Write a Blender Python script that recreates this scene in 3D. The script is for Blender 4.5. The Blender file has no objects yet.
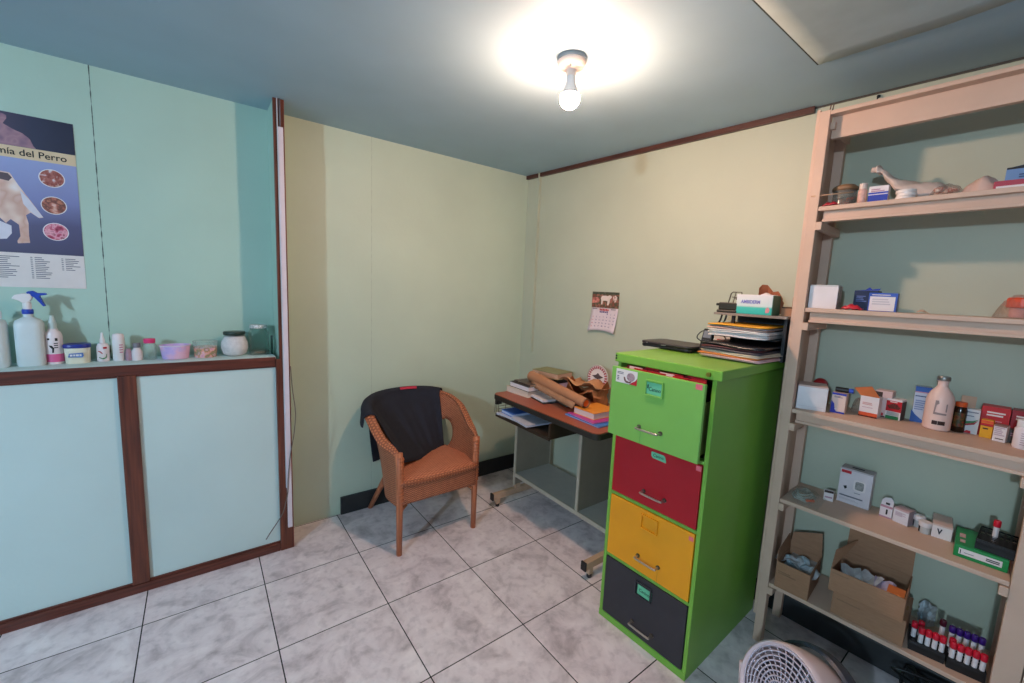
import bpy, bmesh, math, random
from mathutils import Vector, Matrix, Euler
random.seed(7)
PI = math.pi
SC = bpy.context.scene
COL = SC.collection

# ------------------------------------------------------------------ materials
def lin(h):
    h = h.lstrip('#')
    v = [int(h[i:i+2], 16) / 255 for i in (0, 2, 4)]
    return [c / 12.92 if c <= .04045 else ((c + .055) / 1.055) ** 2.4 for c in v]
MATS = {}
def mat(name, hexc, rough=.5, metal=0., var=.06, scale=20., bump=0., bscale=200., trans=0., alpha=1., ior=1.45, coat=0., emit=0., stretch=None):
    """procedural principled material: base colour varied by noise, optional bump"""
    if name in MATS: return MATS[name]
    m = bpy.data.materials.new(name); m.use_nodes = True
    nt = m.node_tree; N = nt.nodes; L = nt.links
    b = N['Principled BSDF']
    c = lin(hexc)
    tc = N.new('ShaderNodeTexCoord')
    src = tc.outputs['Object']
    if stretch:
        mp = N.new('ShaderNodeMapping'); mp.inputs['Scale'].default_value = stretch
        L.new(src, mp.inputs['Vector']); src = mp.outputs['Vector']
    if var:
        nz = N.new('ShaderNodeTexNoise'); nz.inputs['Scale'].default_value = scale; nz.inputs['Detail'].default_value = 4
        L.new(src, nz.inputs['Vector'])
        r = N.new('ShaderNodeValToRGB')
        r.color_ramp.elements[0].position = .3; r.color_ramp.elements[1].position = .7
        r.color_ramp.elements[0].color = [max(0, x * (1 - var)) for x in c] + [1]
        r.color_ramp.elements[1].color = [min(1, x * (1 + var)) for x in c] + [1]
        L.new(nz.outputs['Fac'], r.inputs['Fac']); L.new(r.outputs['Color'], b.inputs['Base Color'])
    else:
        b.inputs['Base Color'].default_value = c + [1]
    if bump:
        n2 = N.new('ShaderNodeTexNoise'); n2.inputs['Scale'].default_value = bscale; n2.inputs['Detail'].default_value = 3
        L.new(src, n2.inputs['Vector'])
        bp = N.new('ShaderNodeBump'); bp.inputs['Strength'].default_value = bump; bp.inputs['Distance'].default_value = .002
        L.new(n2.outputs['Fac'], bp.inputs['Height']); L.new(bp.outputs['Normal'], b.inputs['Normal'])
    b.inputs['Roughness'].default_value = rough
    b.inputs['Metallic'].default_value = metal
    b.inputs['IOR'].default_value = ior
    b.inputs['Transmission Weight'].default_value = trans
    b.inputs['Alpha'].default_value = alpha
    b.inputs['Coat Weight'].default_value = coat
    if emit:
        b.inputs['Emission Color'].default_value = c + [1]
        b.inputs['Emission Strength'].default_value = emit
    MATS[name] = m
    return m

def nodes_of(name):
    m = bpy.data.materials.new(name); m.use_nodes = True
    return m, m.node_tree.nodes, m.node_tree.links, m.node_tree.nodes['Principled BSDF']
def math_n(N, L, op, a, b=None, c=None):
    n = N.new('ShaderNodeMath'); n.operation = op
    for i, v in enumerate((a, b, c)):
        if v is None: continue
        if isinstance(v, (int, float)): n.inputs[i].default_value = v
        else: L.new(v, n.inputs[i])
    return n.outputs[0]
def mix_n(N, L, fac, a, b):
    n = N.new('ShaderNodeMix'); n.data_type = 'RGBA'
    if isinstance(fac, (int, float)): n.inputs[0].default_value = fac
    else: L.new(fac, n.inputs[0])
    for i, v in ((6, a), (7, b)):
        if isinstance(v, (list, tuple)): n.inputs[i].default_value = v
        else: L.new(v, n.inputs[i])
    return n.outputs[2]

TILE = .45
def tile_material():
    m, N, L, b = nodes_of('marbled floor tile')
    g = N.new('ShaderNodeNewGeometry'); s = N.new('ShaderNodeSeparateXYZ'); L.new(g.outputs['Position'], s.inputs[0])
    fac = None; ids = []
    for ax in ('X', 'Y'):
        q = math_n(N, L, 'DIVIDE', s.outputs[ax], TILE)
        q = math_n(N, L, 'ADD', q, .5)
        ids.append(math_n(N, L, 'FLOOR', math_n(N, L, 'SUBTRACT', q, .5)))
        f = math_n(N, L, 'FRACT', q)
        d = math_n(N, L, 'ABSOLUTE', math_n(N, L, 'SUBTRACT', f, .5))
        k = math_n(N, L, 'LESS_THAN', d, .0052)
        fac = k if fac is None else math_n(N, L, 'MAXIMUM', fac, k)
    # per tile offset of the marbling
    cb = N.new('ShaderNodeCombineXYZ'); L.new(math_n(N, L, 'MULTIPLY', ids[0], 3.7), cb.inputs[0]); L.new(math_n(N, L, 'MULTIPLY', ids[1], 5.3), cb.inputs[1])
    va = N.new('ShaderNodeVectorMath'); va.operation = 'ADD'; L.new(g.outputs['Position'], va.inputs[0]); L.new(cb.outputs[0], va.inputs[1])
    n1 = N.new('ShaderNodeTexNoise'); n1.inputs['Scale'].default_value = 6.5; n1.inputs['Detail'].default_value = 6; n1.inputs['Roughness'].default_value = .62; n1.inputs['Distortion'].default_value = .6
    L.new(va.outputs[0], n1.inputs['Vector'])
    r = N.new('ShaderNodeValToRGB'); e = r.color_ramp.elements
    e[0].position = .32; e[0].color = lin('#c0b2b4') + [1]
    e[1].position = .66; e[1].color = lin('#f6ebec') + [1]
    x = e.new(.48); x.color = lin('#e6d9db') + [1]
    L.new(n1.outputs['Fac'], r.inputs['Fac'])
    n2 = N.new('ShaderNodeTexNoise'); n2.inputs['Scale'].default_value = 26; n2.inputs['Detail'].default_value = 4
    L.new(va.outputs[0], n2.inputs['Vector'])
    r2 = N.new('ShaderNodeValToRGB'); r2.color_ramp.elements[0].position = .28; r2.color_ramp.elements[1].position = .5
    r2.color_ramp.elements[0].color = lin('#9c9196') + [1]; r2.color_ramp.elements[1].color = (1, 1, 1, 1)
    L.new(n2.outputs['Fac'], r2.inputs['Fac'])
    mu = N.new('ShaderNodeMix'); mu.data_type = 'RGBA'; mu.blend_type = 'MULTIPLY'; mu.inputs[0].default_value = .30
    L.new(r.outputs['Color'], mu.inputs[6]); L.new(r2.outputs['Color'], mu.inputs[7])
    L.new(mix_n(N, L, fac, mu.outputs[2], lin('#231f20') + [1]), b.inputs['Base Color'])
    L.new(math_n(N, L, 'ADD', math_n(N, L, 'MULTIPLY', fac, .5), .32), b.inputs['Roughness'])
    bp = N.new('ShaderNodeBump'); bp.inputs['Strength'].default_value = .4; bp.inputs['Distance'].default_value = .002
    L.new(math_n(N, L, 'SUBTRACT', 1, fac), bp.inputs['Height']); L.new(bp.outputs['Normal'], b.inputs['Normal'])
    return m

def wall_material(name, hexc, seams=()):
    """painted boards: faint mottling, hair cracks along the board joints at the given x"""
    m, N, L, b = nodes_of(name)
    c = lin(hexc)
    g = N.new('ShaderNodeNewGeometry'); s = N.new('ShaderNodeSeparateXYZ'); L.new(g.outputs['Position'], s.inputs[0])
    nz = N.new('ShaderNodeTexNoise'); nz.inputs['Scale'].default_value = 2.2; nz.inputs['Detail'].default_value = 5
    L.new(g.outputs['Position'], nz.inputs['Vector'])
    r = N.new('ShaderNodeValToRGB'); r.color_ramp.elements[0].position = .3; r.color_ramp.elements[1].position = .7
    r.color_ramp.elements[0].color = [x * .95 for x in c] + [1]; r.color_ramp.elements[1].color = [min(1, x * 1.04) for x in c] + [1]
    L.new(nz.outputs['Fac'], r.inputs['Fac'])
    col = r.outputs['Color']
    for x0, w, dark in seams:
        n3 = N.new('ShaderNodeTexNoise'); n3.inputs['Scale'].default_value = 22; n3.noise_dimensions = '1D'
        L.new(s.outputs['Z'], n3.inputs['W'])
        ww = math_n(N, L, 'MULTIPLY', math_n(N, L, 'ADD', n3.outputs['Fac'], -.15), w * 2)
        d = math_n(N, L, 'ABSOLUTE', math_n(N, L, 'SUBTRACT', s.outputs['X'], x0))
        k = math_n(N, L, 'LESS_THAN', d, ww)
        col = mix_n(N, L, math_n(N, L, 'MULTIPLY', k, dark), col, lin('#2a3a36') + [1])
    L.new(col, b.inputs['Base Color'])
    n2 = N.new('ShaderNodeTexNoise'); n2.inputs['Scale'].default_value = 60; n2.inputs['Detail'].default_value = 4
    L.new(g.outputs['Position'], n2.inputs['Vector'])
    bp = N.new('ShaderNodeBump'); bp.inputs['Strength'].default_value = .12; bp.inputs['Distance'].default_value = .004
    L.new(n2.outputs['Fac'], bp.inputs['Height']); L.new(bp.outputs['Normal'], b.inputs['Normal'])
    b.inputs['Roughness'].default_value = .55
    return m

def wood_material(name, h1, h2, rough=.45, axis='Z', scale=3.):
    if name in MATS: return MATS[name]
    m, N, L, b = nodes_of(name)
    tc = N.new('ShaderNodeTexCoord'); mp = N.new('ShaderNodeMapping')
    sc = [30, 30, 30]; sc['XYZ'.index(axis)] = 1.5
    mp.inputs['Scale'].default_value = sc
    L.new(tc.outputs['Object'], mp.inputs['Vector'])
    nz = N.new('ShaderNodeTexNoise'); nz.inputs['Scale'].default_value = scale; nz.inputs['Detail'].default_value = 5
    L.new(mp.outputs['Vector'], nz.inputs['Vector'])
    r = N.new('ShaderNodeValToRGB'); r.color_ramp.elements[0].position = .3; r.color_ramp.elements[1].position = .7
    r.color_ramp.elements[0].color = lin(h1) + [1]; r.color_ramp.elements[1].color = lin(h2) + [1]
    L.new(nz.outputs['Fac'], r.inputs['Fac']); L.new(r.outputs['Color'], b.inputs['Base Color'])
    b.inputs['Roughness'].default_value = rough
    MATS[name] = m
    return m

def weave_material(name, h1, h2, pu=.016, pv=.0085):
    """basket weave driven by UVs measured in metres"""
    m, N, L, b = nodes_of(name)
    uv = N.new('ShaderNodeUVMap'); s = N.new('ShaderNodeSeparateXYZ'); L.new(uv.outputs['UV'], s.inputs[0])
    u = math_n(N, L, 'MULTIPLY', s.outputs['X'], PI / pu)
    v = math_n(N, L, 'MULTIPLY', s.outputs['Y'], PI / pv)
    row = math_n(N, L, 'FLOOR', math_n(N, L, 'DIVIDE', s.outputs['Y'], pv))
    ph = math_n(N, L, 'MULTIPLY', row, PI)
    su = math_n(N, L, 'SINE', math_n(N, L, 'ADD', u, ph))
    sv = math_n(N, L, 'ABSOLUTE', math_n(N, L, 'SINE', v))
    h = math_n(N, L, 'MULTIPLY', math_n(N, L, 'ADD', math_n(N, L, 'MULTIPLY', su, .5), .5), sv)
    nz = N.new('ShaderNodeTexNoise'); nz.inputs['Scale'].default_value = 40
    L.new(uv.outputs['UV'], nz.inputs['Vector'])
    hh = math_n(N, L, 'ADD', math_n(N, L, 'MULTIPLY', h, .75), math_n(N, L, 'MULTIPLY', nz.outputs['Fac'], .35))
    r = N.new('ShaderNodeValToRGB'); r.color_ramp.elements[0].position = .1; r.color_ramp.elements[1].position = .75
    r.color_ramp.elements[0].color = lin(h1) + [1]; r.color_ramp.elements[1].color = lin(h2) + [1]
    L.new(hh, r.inputs['Fac']); L.new(r.outputs['Color'], b.inputs['Base Color'])
    bp = N.new('ShaderNodeBump'); bp.inputs['Strength'].default_value = .8; bp.inputs['Distance'].default_value = .004
    L.new(h, bp.inputs['Height']); L.new(bp.outputs['Normal'], b.inputs['Normal'])
    b.inputs['Roughness'].default_value = .5
    return m

def gradient_material(name, stops, axis='Z', rough=.4, noise=.0, nscale=8.):
    """printed gradient along a local axis; stops = [(coordinate, hex)]"""
    m, N, L, b = nodes_of(name)
    tc = N.new('ShaderNodeTexCoord'); s = N.new('ShaderNodeSeparateXYZ'); L.new(tc.outputs['Object'], s.inputs[0])
    a0, a1 = stops[0][0], stops[-1][0]
    mr = N.new('ShaderNodeMapRange'); mr.inputs[1].default_value = a0; mr.inputs[2].default_value = a1
    L.new(s.outputs[axis], mr.inputs[0])
    f = mr.outputs[0]
    if noise:
        nz = N.new('ShaderNodeTexNoise'); nz.inputs['Scale'].default_value = nscale; L.new(tc.outputs['Object'], nz.inputs['Vector'])
        f = math_n(N, L, 'ADD', f, math_n(N, L, 'MULTIPLY', math_n(N, L, 'SUBTRACT', nz.outputs['Fac'], .5), noise))
    r = N.new('ShaderNodeValToRGB'); e = r.color_ramp.elements
    e[0].position = 0; e[0].color = lin(stops[0][1]) + [1]; e[1].position = 1; e[1].color = lin(stops[-1][1]) + [1]
    for p, h in stops[1:-1]:
        x = e.new((p - a0) / (a1 - a0)); x.color = lin(h) + [1]
    L.new(f, r.inputs['Fac']); L.new(r.outputs['Color'], b.inputs['Base Color'])
    b.inputs['Roughness'].default_value = rough
    return m

def blotch_material(name, cols, scale=30., rough=.4, detail=2.):
    """printed picture: patches of several colours"""
    m, N, L, b = nodes_of(name)
    tc = N.new('ShaderNodeTexCoord')
    nz = N.new('ShaderNodeTexNoise'); nz.inputs['Scale'].default_value = scale; nz.inputs['Detail'].default_value = detail
    L.new(tc.outputs['Object'], nz.inputs['Vector'])
    r = N.new('ShaderNodeValToRGB'); e = r.color_ramp.elements
    n = len(cols)
    e[0].position = .3; e[0].color = lin(cols[0]) + [1]; e[1].position = .7; e[1].color = lin(cols[-1]) + [1]
    for i in range(1, n - 1):
        x = e.new(.3 + .4 * i / (n - 1)); x.color = lin(cols[i]) + [1]
    L.new(nz.outputs['Fac'], r.inputs['Fac']); L.new(r.outputs['Color'], b.inputs['Base Color'])
    b.inputs['Roughness'].default_value = rough
    return m

# ------------------------------------------------------------------ mesh helpers
def box(bm, x0, x1, y0, y1, z0, z1, M=None):
    vs = [bm.verts.new(v) for v in ((x0,y0,z0),(x1,y0,z0),(x1,y1,z0),(x0,y1,z0),(x0,y0,z1),(x1,y0,z1),(x1,y1,z1),(x0,y1,z1))]
    for f in ((0,3,2,1),(4,5,6,7),(0,1,5,4),(1,2,6,5),(2,3,7,6),(3,0,4,7)): bm.faces.new([vs[i] for i in f])
    if M is not None:
        for v in vs: v.co = M @ v.co
    return vs
def hexa(bm, bottom, top):
    vs = [bm.verts.new(v) for v in list(bottom) + list(top)]
    for f in ((0,3,2,1),(4,5,6,7),(0,1,5,4),(1,2,6,5),(2,3,7,6),(3,0,4,7)): bm.faces.new([vs[i] for i in f])
def lathe(bm, prof, seg=24, M=None, sx=1., sy=1., caps=True):
    """profile [(r, z)] turned about z"""
    rings = []
    for r, z in prof:
        rings.append([bm.verts.new((r * sx * math.cos(2*PI*i/seg), r * sy * math.sin(2*PI*i/seg), z)) for i in range(seg)])
    for a, b in zip(rings, rings[1:]):
        for i in range(seg):
            j = (i + 1) % seg
            bm.faces.new((a[i], a[j], b[j], b[i]))
    if caps:
        if prof[0][0] > 1e-6: bm.faces.new(list(reversed(rings[0])))
        if prof[-1][0] > 1e-6: bm.faces.new(rings[-1])
    if M is not None:
        for rg in rings:
            for v in rg: v.co = M @ v.co
def tube(bm, pts, r, seg=8, closed=False, rs=None, caps=True):
    """round tube along points"""
    P = [Vector(p) for p in pts]; n = len(P)
    rings = []; prev = None
    for i in range(n):
        if closed: t = P[(i+1) % n] - P[i-1]
        else: t = P[min(i+1, n-1)] - P[max(i-1, 0)]
        t.normalize()
        if prev is None:
            a = Vector((0,0,1)) if abs(t.z) < .9 else Vector((1,0,0))
            u = t.cross(a).normalized()
        else:
            u = (prev - t * prev.dot(t)).normalized()
        prev = u; w = t.cross(u)
        rr = rs[i] if rs else r
        rings.append([bm.verts.new(P[i] + (u * math.cos(2*PI*k/seg) + w * math.sin(2*PI*k/seg)) * rr) for k in range(seg)])
    pairs = list(zip(rings, rings[1:])) + ([(rings[-1], rings[0])] if closed else [])
    for a, b in pairs:
        for k in range(seg):
            j = (k+1) % seg
            bm.faces.new((a[k], a[j], b[j], b[k]))
    if not closed and caps:
        bm.faces.new(list(reversed(rings[0]))); bm.faces.new(rings[-1])
def cyl(bm, p0, p1, r0, r1=None, seg=16):
    tube(bm, [p0, p1], r0, seg, rs=[r0, r0 if r1 is None else r1])
def prism(bm, poly, y0, y1, M=None):
    """polygon [(x, z)] extruded from y0 to y1"""
    a = [bm.verts.new((x, y0, z)) for x, z in poly]; b = [bm.verts.new((x, y1, z)) for x, z in poly]
    bm.faces.new(a); bm.faces.new(list(reversed(b)))
    n = len(poly)
    for i in range(n):
        j = (i+1) % n
        bm.faces.new((a[j], a[i], b[i], b[j]))
    if M is not None:
        for v in a + b: v.co = M @ v.co
def grid(bm, rows, uv=None, closed_u=False, skip=None):
    """rows of points -> quads; uv(i,j) -> (u,v)"""
    V = [[bm.verts.new(p) for p in r] for r in rows]
    lay = bm.loops.layers.uv.verify() if uv else None
    ni, nj = len(V), len(V[0])
    for i in range(ni - 1):
        for j in range(nj - (0 if closed_u else 1)):
            if skip and skip(i, j): continue
            j2 = (j + 1) % nj
            f = bm.faces.new((V[i][j], V[i][j2], V[i+1][j2], V[i+1][j]))
            if uv:
                for lp, (a, b) in zip(f.loops, ((i,j),(i,j+1),(i+1,j+1),(i+1,j))): lp[lay].uv = uv(a, b)
    return V
def cr(pts, n):
    """Catmull-Rom through points"""
    P = [Vector(p) for p in pts]; P = [P[0]*2 - P[1]] + P + [P[-1]*2 - P[-2]]
    out = []; segs = len(P) - 3
    for k in range(n):
        t = k / (n - 1) * segs; i = min(int(t), segs - 1); t -= i
        a, b, c, d = P[i:i+4]
        out.append(.5 * ((2*b) + (c-a)*t + (2*a-5*b+4*c-d)*t*t + (3*b-a-3*c+d)*t**3))
    return out

def obj(name, bm, m, parent=None, smooth=False, bevel=0., solid=0., subd=0, auto=None):
    bmesh.ops.recalc_face_normals(bm, faces=bm.faces)
    me = bpy.data.meshes.new(name); bm.to_mesh(me); bm.free()
    if smooth:
        for p in me.polygons: p.use_smooth = True
    if m is not None: me.materials.append(m)
    o = bpy.data.objects.new(name, me); COL.objects.link(o)
    if parent is not None: o.parent = parent
    if solid:
        md = o.modifiers.new('thickness', 'SOLIDIFY'); md.thickness = solid; md.offset = 0
    if subd:
        md = o.modifiers.new('smooth', 'SUBSURF'); md.levels = subd; md.render_levels = subd
    if bevel:
        md = o.modifiers.new('bevel', 'BEVEL'); md.width = bevel; md.segments = 2; md.limit_method = 'ANGLE'; md.angle_limit = math.radians(40)
    if auto:
        try: me.set_sharp_from_angle(angle=math.radians(auto))
        except Exception: pass
    return o
def B(): return bmesh.new()
def bx(name, dims, m, parent=None, bevel=.0, M=None):
    bm = B(); box(bm, *dims, M=M); return obj(name, bm, m, parent, bevel=bevel)
def lt(name, prof, m, parent=None, seg=24, M=None, sx=1., sy=1., auto=40):
    bm = B(); lathe(bm, prof, seg, M, sx, sy); return obj(name, bm, m, parent, smooth=True, auto=auto)
def text(parent, body, loc, width, m, rot=(PI/2,0,0), size=None, name='lettering', bold=0., align='CENTER', thick=.0003):
    cu = bpy.data.curves.new(name, 'FONT'); cu.body = body; cu.align_x = align; cu.align_y = 'CENTER'
    cu.size = size or .02; cu.extrude = thick; cu.offset = bold
    o = bpy.data.objects.new(name, cu); COL.objects.link(o)
    dg = bpy.context.evaluated_depsgraph_get(); dg.update()
    me = bpy.data.meshes.new_from_object(o.evaluated_get(dg)); me.name = name
    xs = [v.co.x for v in me.vertices]; w = max(xs) - min(xs)
    k = width / w
    for v in me.vertices: v.co.x *= k; v.co.y *= (1 if size else k)
    bpy.data.objects.remove(o); bpy.data.curves.remove(cu)
    me.materials.clear(); me.materials.append(m)
    t = bpy.data.objects.new(name, me); COL.objects.link(t); t.parent = parent
    t.location = loc; t.rotation_euler = rot
    return t

def thing(name, label, cat, loc=(0,0,0), rotz=0., group=None):
    o = bpy.data.objects.new(name, None); COL.objects.link(o); o.empty_display_size = .05
    o.location = loc; o.rotation_euler = (0,0,rotz)
    tag(o, label, cat, group); return o
def tag(o, label, cat, group=None):
    o['label'] = label; o['category'] = cat
    if group: o['group'] = group
    return o
def struct(name, bm, m, **k):
    o = obj(name, bm, m, **k); o['kind'] = 'structure'; return o

# frame of the right-hand wall: s metres along it from the corner, o metres out into the room
A0 = Vector((4.185 * TILE, 1.018 * TILE)); D = Vector((.05, -1.)).normalized(); NRM = Vector((D.y, -D.x))
RB = math.atan2(D.y, D.x)
def W(s, o, z=0.):
    q = A0 + D * s + NRM * o
    return Vector((q.x, q.y, z))
RBW = Matrix.Translation((A0.x, A0.y, 0)) @ Matrix.Rotation(RB, 4, 'Z')     # local x = s, local y = -o

YA = 1.018 * TILE      # back wall plane
YH = .249              # front of the low wall
HC = 2.357             # ceiling at the back wall; it falls a little towards the camera
def hc(y): return 2.355 + .016 * (y - .458)

# ------------------------------------------------------------------ common materials
M_wall = wall_material('mint wall paint back', '#c2d0bb', seams=((.669, .0016, .25),))
M_niche = wall_material('mint wall paint above ledge', '#b2d0c2', seams=((-.54, .0022, .9),))
M_wallB = wall_material('mint wall paint right', '#babfaa')
M_panel = wall_material('mint panel paint', '#c8dcd9')
M_floor = tile_material()
M_ceil = mat('blue grey ceiling paint', '#9fbac8', .6, var=.04, scale=3, bump=.05, bscale=50)
M_brown = wood_material('dark red brown varnished wood', '#4a241b', '#7a3f2a', .35)
M_brownx = wood_material('dark red brown varnished rail', '#4a241b', '#74392a', .35, axis='X')
M_trim = wood_material('brown ceiling strip', '#3c211c', '#5a342b', .4, axis='Y')
M_base = mat('charcoal baseboard', '#2e2f31', .4, var=.15, scale=15)
M_shelf = mat('cream painted shelf wood', '#cdad98', .5, var=.05, scale=8, bump=.15, bscale=40)
M_white = mat('white plastic', '#e6e3e4', .35, var=.02)
M_paper = mat('white paper', '#e3dcda', .6, var=.03)
M_card = mat('brown corrugated cardboard', '#a07659', .75, var=.08, scale=30, stretch=(1, 1, 6))
M_cardin = mat('cardboard inside', '#94694f', .8, var=.06, scale=30)
M_black = mat('black plastic', '#1d1e20', .4, var=.1)
M_blackm = mat('matt black plastic', '#26272a', .6, var=.1)
M_chrome = mat('brushed metal', '#b8b0a8', .3, metal=.9, var=.05)
M_ink = mat('black ink', '#1d1d22', .6, var=0)
M_greyink = mat('grey ink', '#6a6a76', .6, var=0)
M_red = mat('red print', '#c01c28', .4, var=.05)
M_glass = mat('clear glass', '#e8f4f0', .04, trans=1., var=0, ior=1.3)

# ------------------------------------------------------------------ room
bm = B(); box(bm, -3.2, 3.0, -4.3, .6, -.05, 0); struct('floor', bm, M_floor)
bm = B(); hexa(bm, [(-3.2, -4.3, hc(-4.3)), (3.0, -4.3, hc(-4.3)), (3.0, .6, hc(.6)), (-3.2, .6, hc(.6))], [(-3.2, -4.3, HC + .1), (3.0, -4.3, HC + .1), (3.0, .6, HC + .1), (-3.2, .6, HC + .1)]); struct('ceiling', bm, M_ceil)
bm = B(); box(bm, .166, 2.1, YA, YA + .08, 0, HC); struct('wall_back', bm, M_wall)
bm = B(); box(bm, -3.2, .166, YA, YA + .08, 0, HC); struct('wall_rear', bm, M_niche)
bm = B(); box(bm, -.12, 4.3, 0, .08, 0, HC, M=RBW); struct('wall_right', bm, M_wallB)
bm = B(); box(bm, 2.703, 2.86, -.282, 0, 0, HC, M=RBW); struct('wall_side', bm, M_wallB)
bm = B(); box(bm, 2.687, 2.699, -.284, -.004, 0, 2.2, M=RBW); struct('trim_1', bm, M_shelf)

# low wall boxed out under the ledge, its brown frame, and the full-height stub that ends it
bm = B()
box(bm, -3.2, .106, YH + .014, YA, .0, 1.072)
struct('wall_left', bm, M_panel)
bm = B(); box(bm, -3.2, .106, YH + .004, YA, 1.072, 1.083); struct('trim_2', bm, M_panel, bevel=.002)
bm = B(); box(bm, -3.2, .104, YH, YH + .02, 1.034, 1.081); struct('trim_3', bm, M_brownx, bevel=.003)
bm = B(); box(bm, -3.2, .104, YH - .004, YH + .02, .0, .044); struct('trim_4', bm, M_brownx, bevel=.003)
for i, x in enumerate((-.470, -1.07, -1.67)):
    bm = B(); box(bm, x - .031, x + .031, YH - .002, YH + .02, .044, 1.034); struct('trim_%d' % (5 + i), bm, M_brown, bevel=.004)
# thin strips of bead around the panels
bm = B()
for xa, xb in ((-3.2, -.5), (-.44, .104)):
    box(bm, xa, xb, YH + .006, YH + .016, .044, .052); box(bm, xa, xb, YH + .006, YH + .016, 1.026, 1.034)
struct('trim_8', bm, M_brownx)
bm = B(); box(bm, .124, .166, YH + .012, YA, 0, HC); struct('wall_stub', bm, M_niche)
bm = B(); box(bm, .104, .167, YH - .006, YH + .013, 0, 1.07); box(bm, .121, .168, YH - .006, YH + .013, 1.07, HC); struct('trim_9', bm, M_brown, bevel=.002)
bm = B(); box(bm, .166, .169, YH - .004, YH + .05, .0, HC); struct('trim_10', bm, mat('red edge paint', '#8c2a22', .45))

# baseboards and ceiling strip
bm = B(); box(bm, .47, 1.90, YA - .018, YA, 0, .116); struct('baseboard_back', bm, M_base, bevel=.003)
bm = B(); box(bm, .02, 2.69, -.022, 0, 0, .106, M=RBW); struct('baseboard_right', bm, M_base, bevel=.003)
def slope_strip(name, s0, s1, o, h, m, drop=0.):
    bm = B(); q = [W(s0, 0), W(s1, 0), W(s1, o), W(s0, o)]
    hexa(bm, [(v.x, v.y, hc(v.y) - drop - h) for v in q], [(v.x, v.y, hc(v.y) - drop + .001) for v in q]); return struct(name, bm, m)
slope_strip('trim_11', .0, 1.875, .02, .026, M_trim)
bm = B(); box(bm, .140, .152, -.024, 0, 1.0, HC - .004, M=RBW); struct('trim_12', bm, M_wallB)
slope_strip('trim_13', 1.875, 4.2, .005, .007, mat('ceiling gap', '#4a4640', .7))

# ceiling hatch with a lifted, cracked edge
t = thing('ceiling_hatch', 'loose grey ceiling hatch panel with cracked edge above the shelf unit', 'ceiling panel', (1.5685, -1.5495, hc(-1.55) - .001))
bm = B()
n = 12; rows = []
for i in range(n + 1):
    x = -.75 * i / n; r = []
    for j in range(n + 1):
        y = -.62 * j / n
        e = max(0, 1 - j / 3.0) if j < 3 else 0
        r.append((x, y, -.010 - .006 * math.sin(3.1 * i / n) * 0 - .010 * (1 - abs(2*j/n - 1)) * (1 if i < 2 else .4)))
    rows.append(r)
grid(bm, rows)
obj('panel', bm, mat('grey hatch board', '#a4b5b8', .6, var=.08, scale=9), t, smooth=True, solid=.003)
bm = B()
tube(bm, [(0.004, 0.004, -.006), (-.25, .003, -.007), (-.5, .004, -.006), (-.755, .004, -.006)], .004, 6)
obj('edge_gap', bm, mat('dark gap', '#3a423e', .8), t)
bm = B()
pts = [(0.004, 0, -.008), (.002, -.1, -.008), (-.004, -.2, -.010), (.003, -.28, -.012), (.0, -.36, -.010), (.004, -.5, -.008), (.002, -.62, -.008)]
tube(bm, pts, .003, 6, rs=[.002, .002, .003, .006, .005, .003, .002])
obj('cracked_edge', bm, mat('pale plaster crack', '#8a8a86', .8, var=.5, scale=40), t)

# ------------------------------------------------------------------ ceiling lamp
LX, LY = .925, -.980
t = thing('ceiling_lamp', 'bare lit bulb in white porcelain lampholder on the ceiling', 'ceiling lamp', (LX, LY, 2.318))
bm = B(); lathe(bm, [(.0, .016), (.053, .016), (.054, .012), (.054, .0), (.0, .0)], 32); obj('backing_plate', bm, mat('grey plate', '#7d8890', .5), t, smooth=True, auto=30)
M_porc = mat('warm white porcelain', '#f1ddd2', .3, var=.02)
bm = B(); lathe(bm, [(.0, 0), (.051, 0), (.051, -.006), (.046, -.018), (.034, -.026), (.020, -.030), (.0175, -.034), (.0170, -.050), (0, -.050)], 32)
base = obj('lampholder', bm, M_porc, t, smooth=True, auto=35)
bm = B(); cyl(bm, (-.026, -.022, -.020), (-.026, -.022, -.029), .004); obj('screw', bm, M_chrome, base)
bm = B(); lathe(bm, [(0, -.050), (.0150, -.050), (.0155, -.066), (.0185, -.078), (.0240, -.092), (.0295, -.105), (.0345, -.1147), (0, -.1147)], 24); obj('bulb_collar', bm, M_white, t, smooth=True, auto=35)
bm = B()
prof = [(.0365 * math.sin(a), -.1265 + .0365 * math.cos(a)) for a in [1.25 + (PI - 1.28) * k / 10 for k in range(11)]]
lathe(bm, prof, 20)
BULB = 930.
mb = bpy.data.materials.new('lit warm bulb'); mb.use_nodes = True
nb = mb.node_tree.nodes; nb.remove(nb['Principled BSDF'])
em = nb.new('ShaderNodeEmission'); em.inputs['Color'].default_value = (1., .625, .445, 1); em.inputs['Strength'].default_value = BULB
mb.node_tree.links.new(em.outputs[0], nb['Material Output'].inputs['Surface'])
obj('bulb_globe', bm, mb, t, smooth=True)

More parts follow.
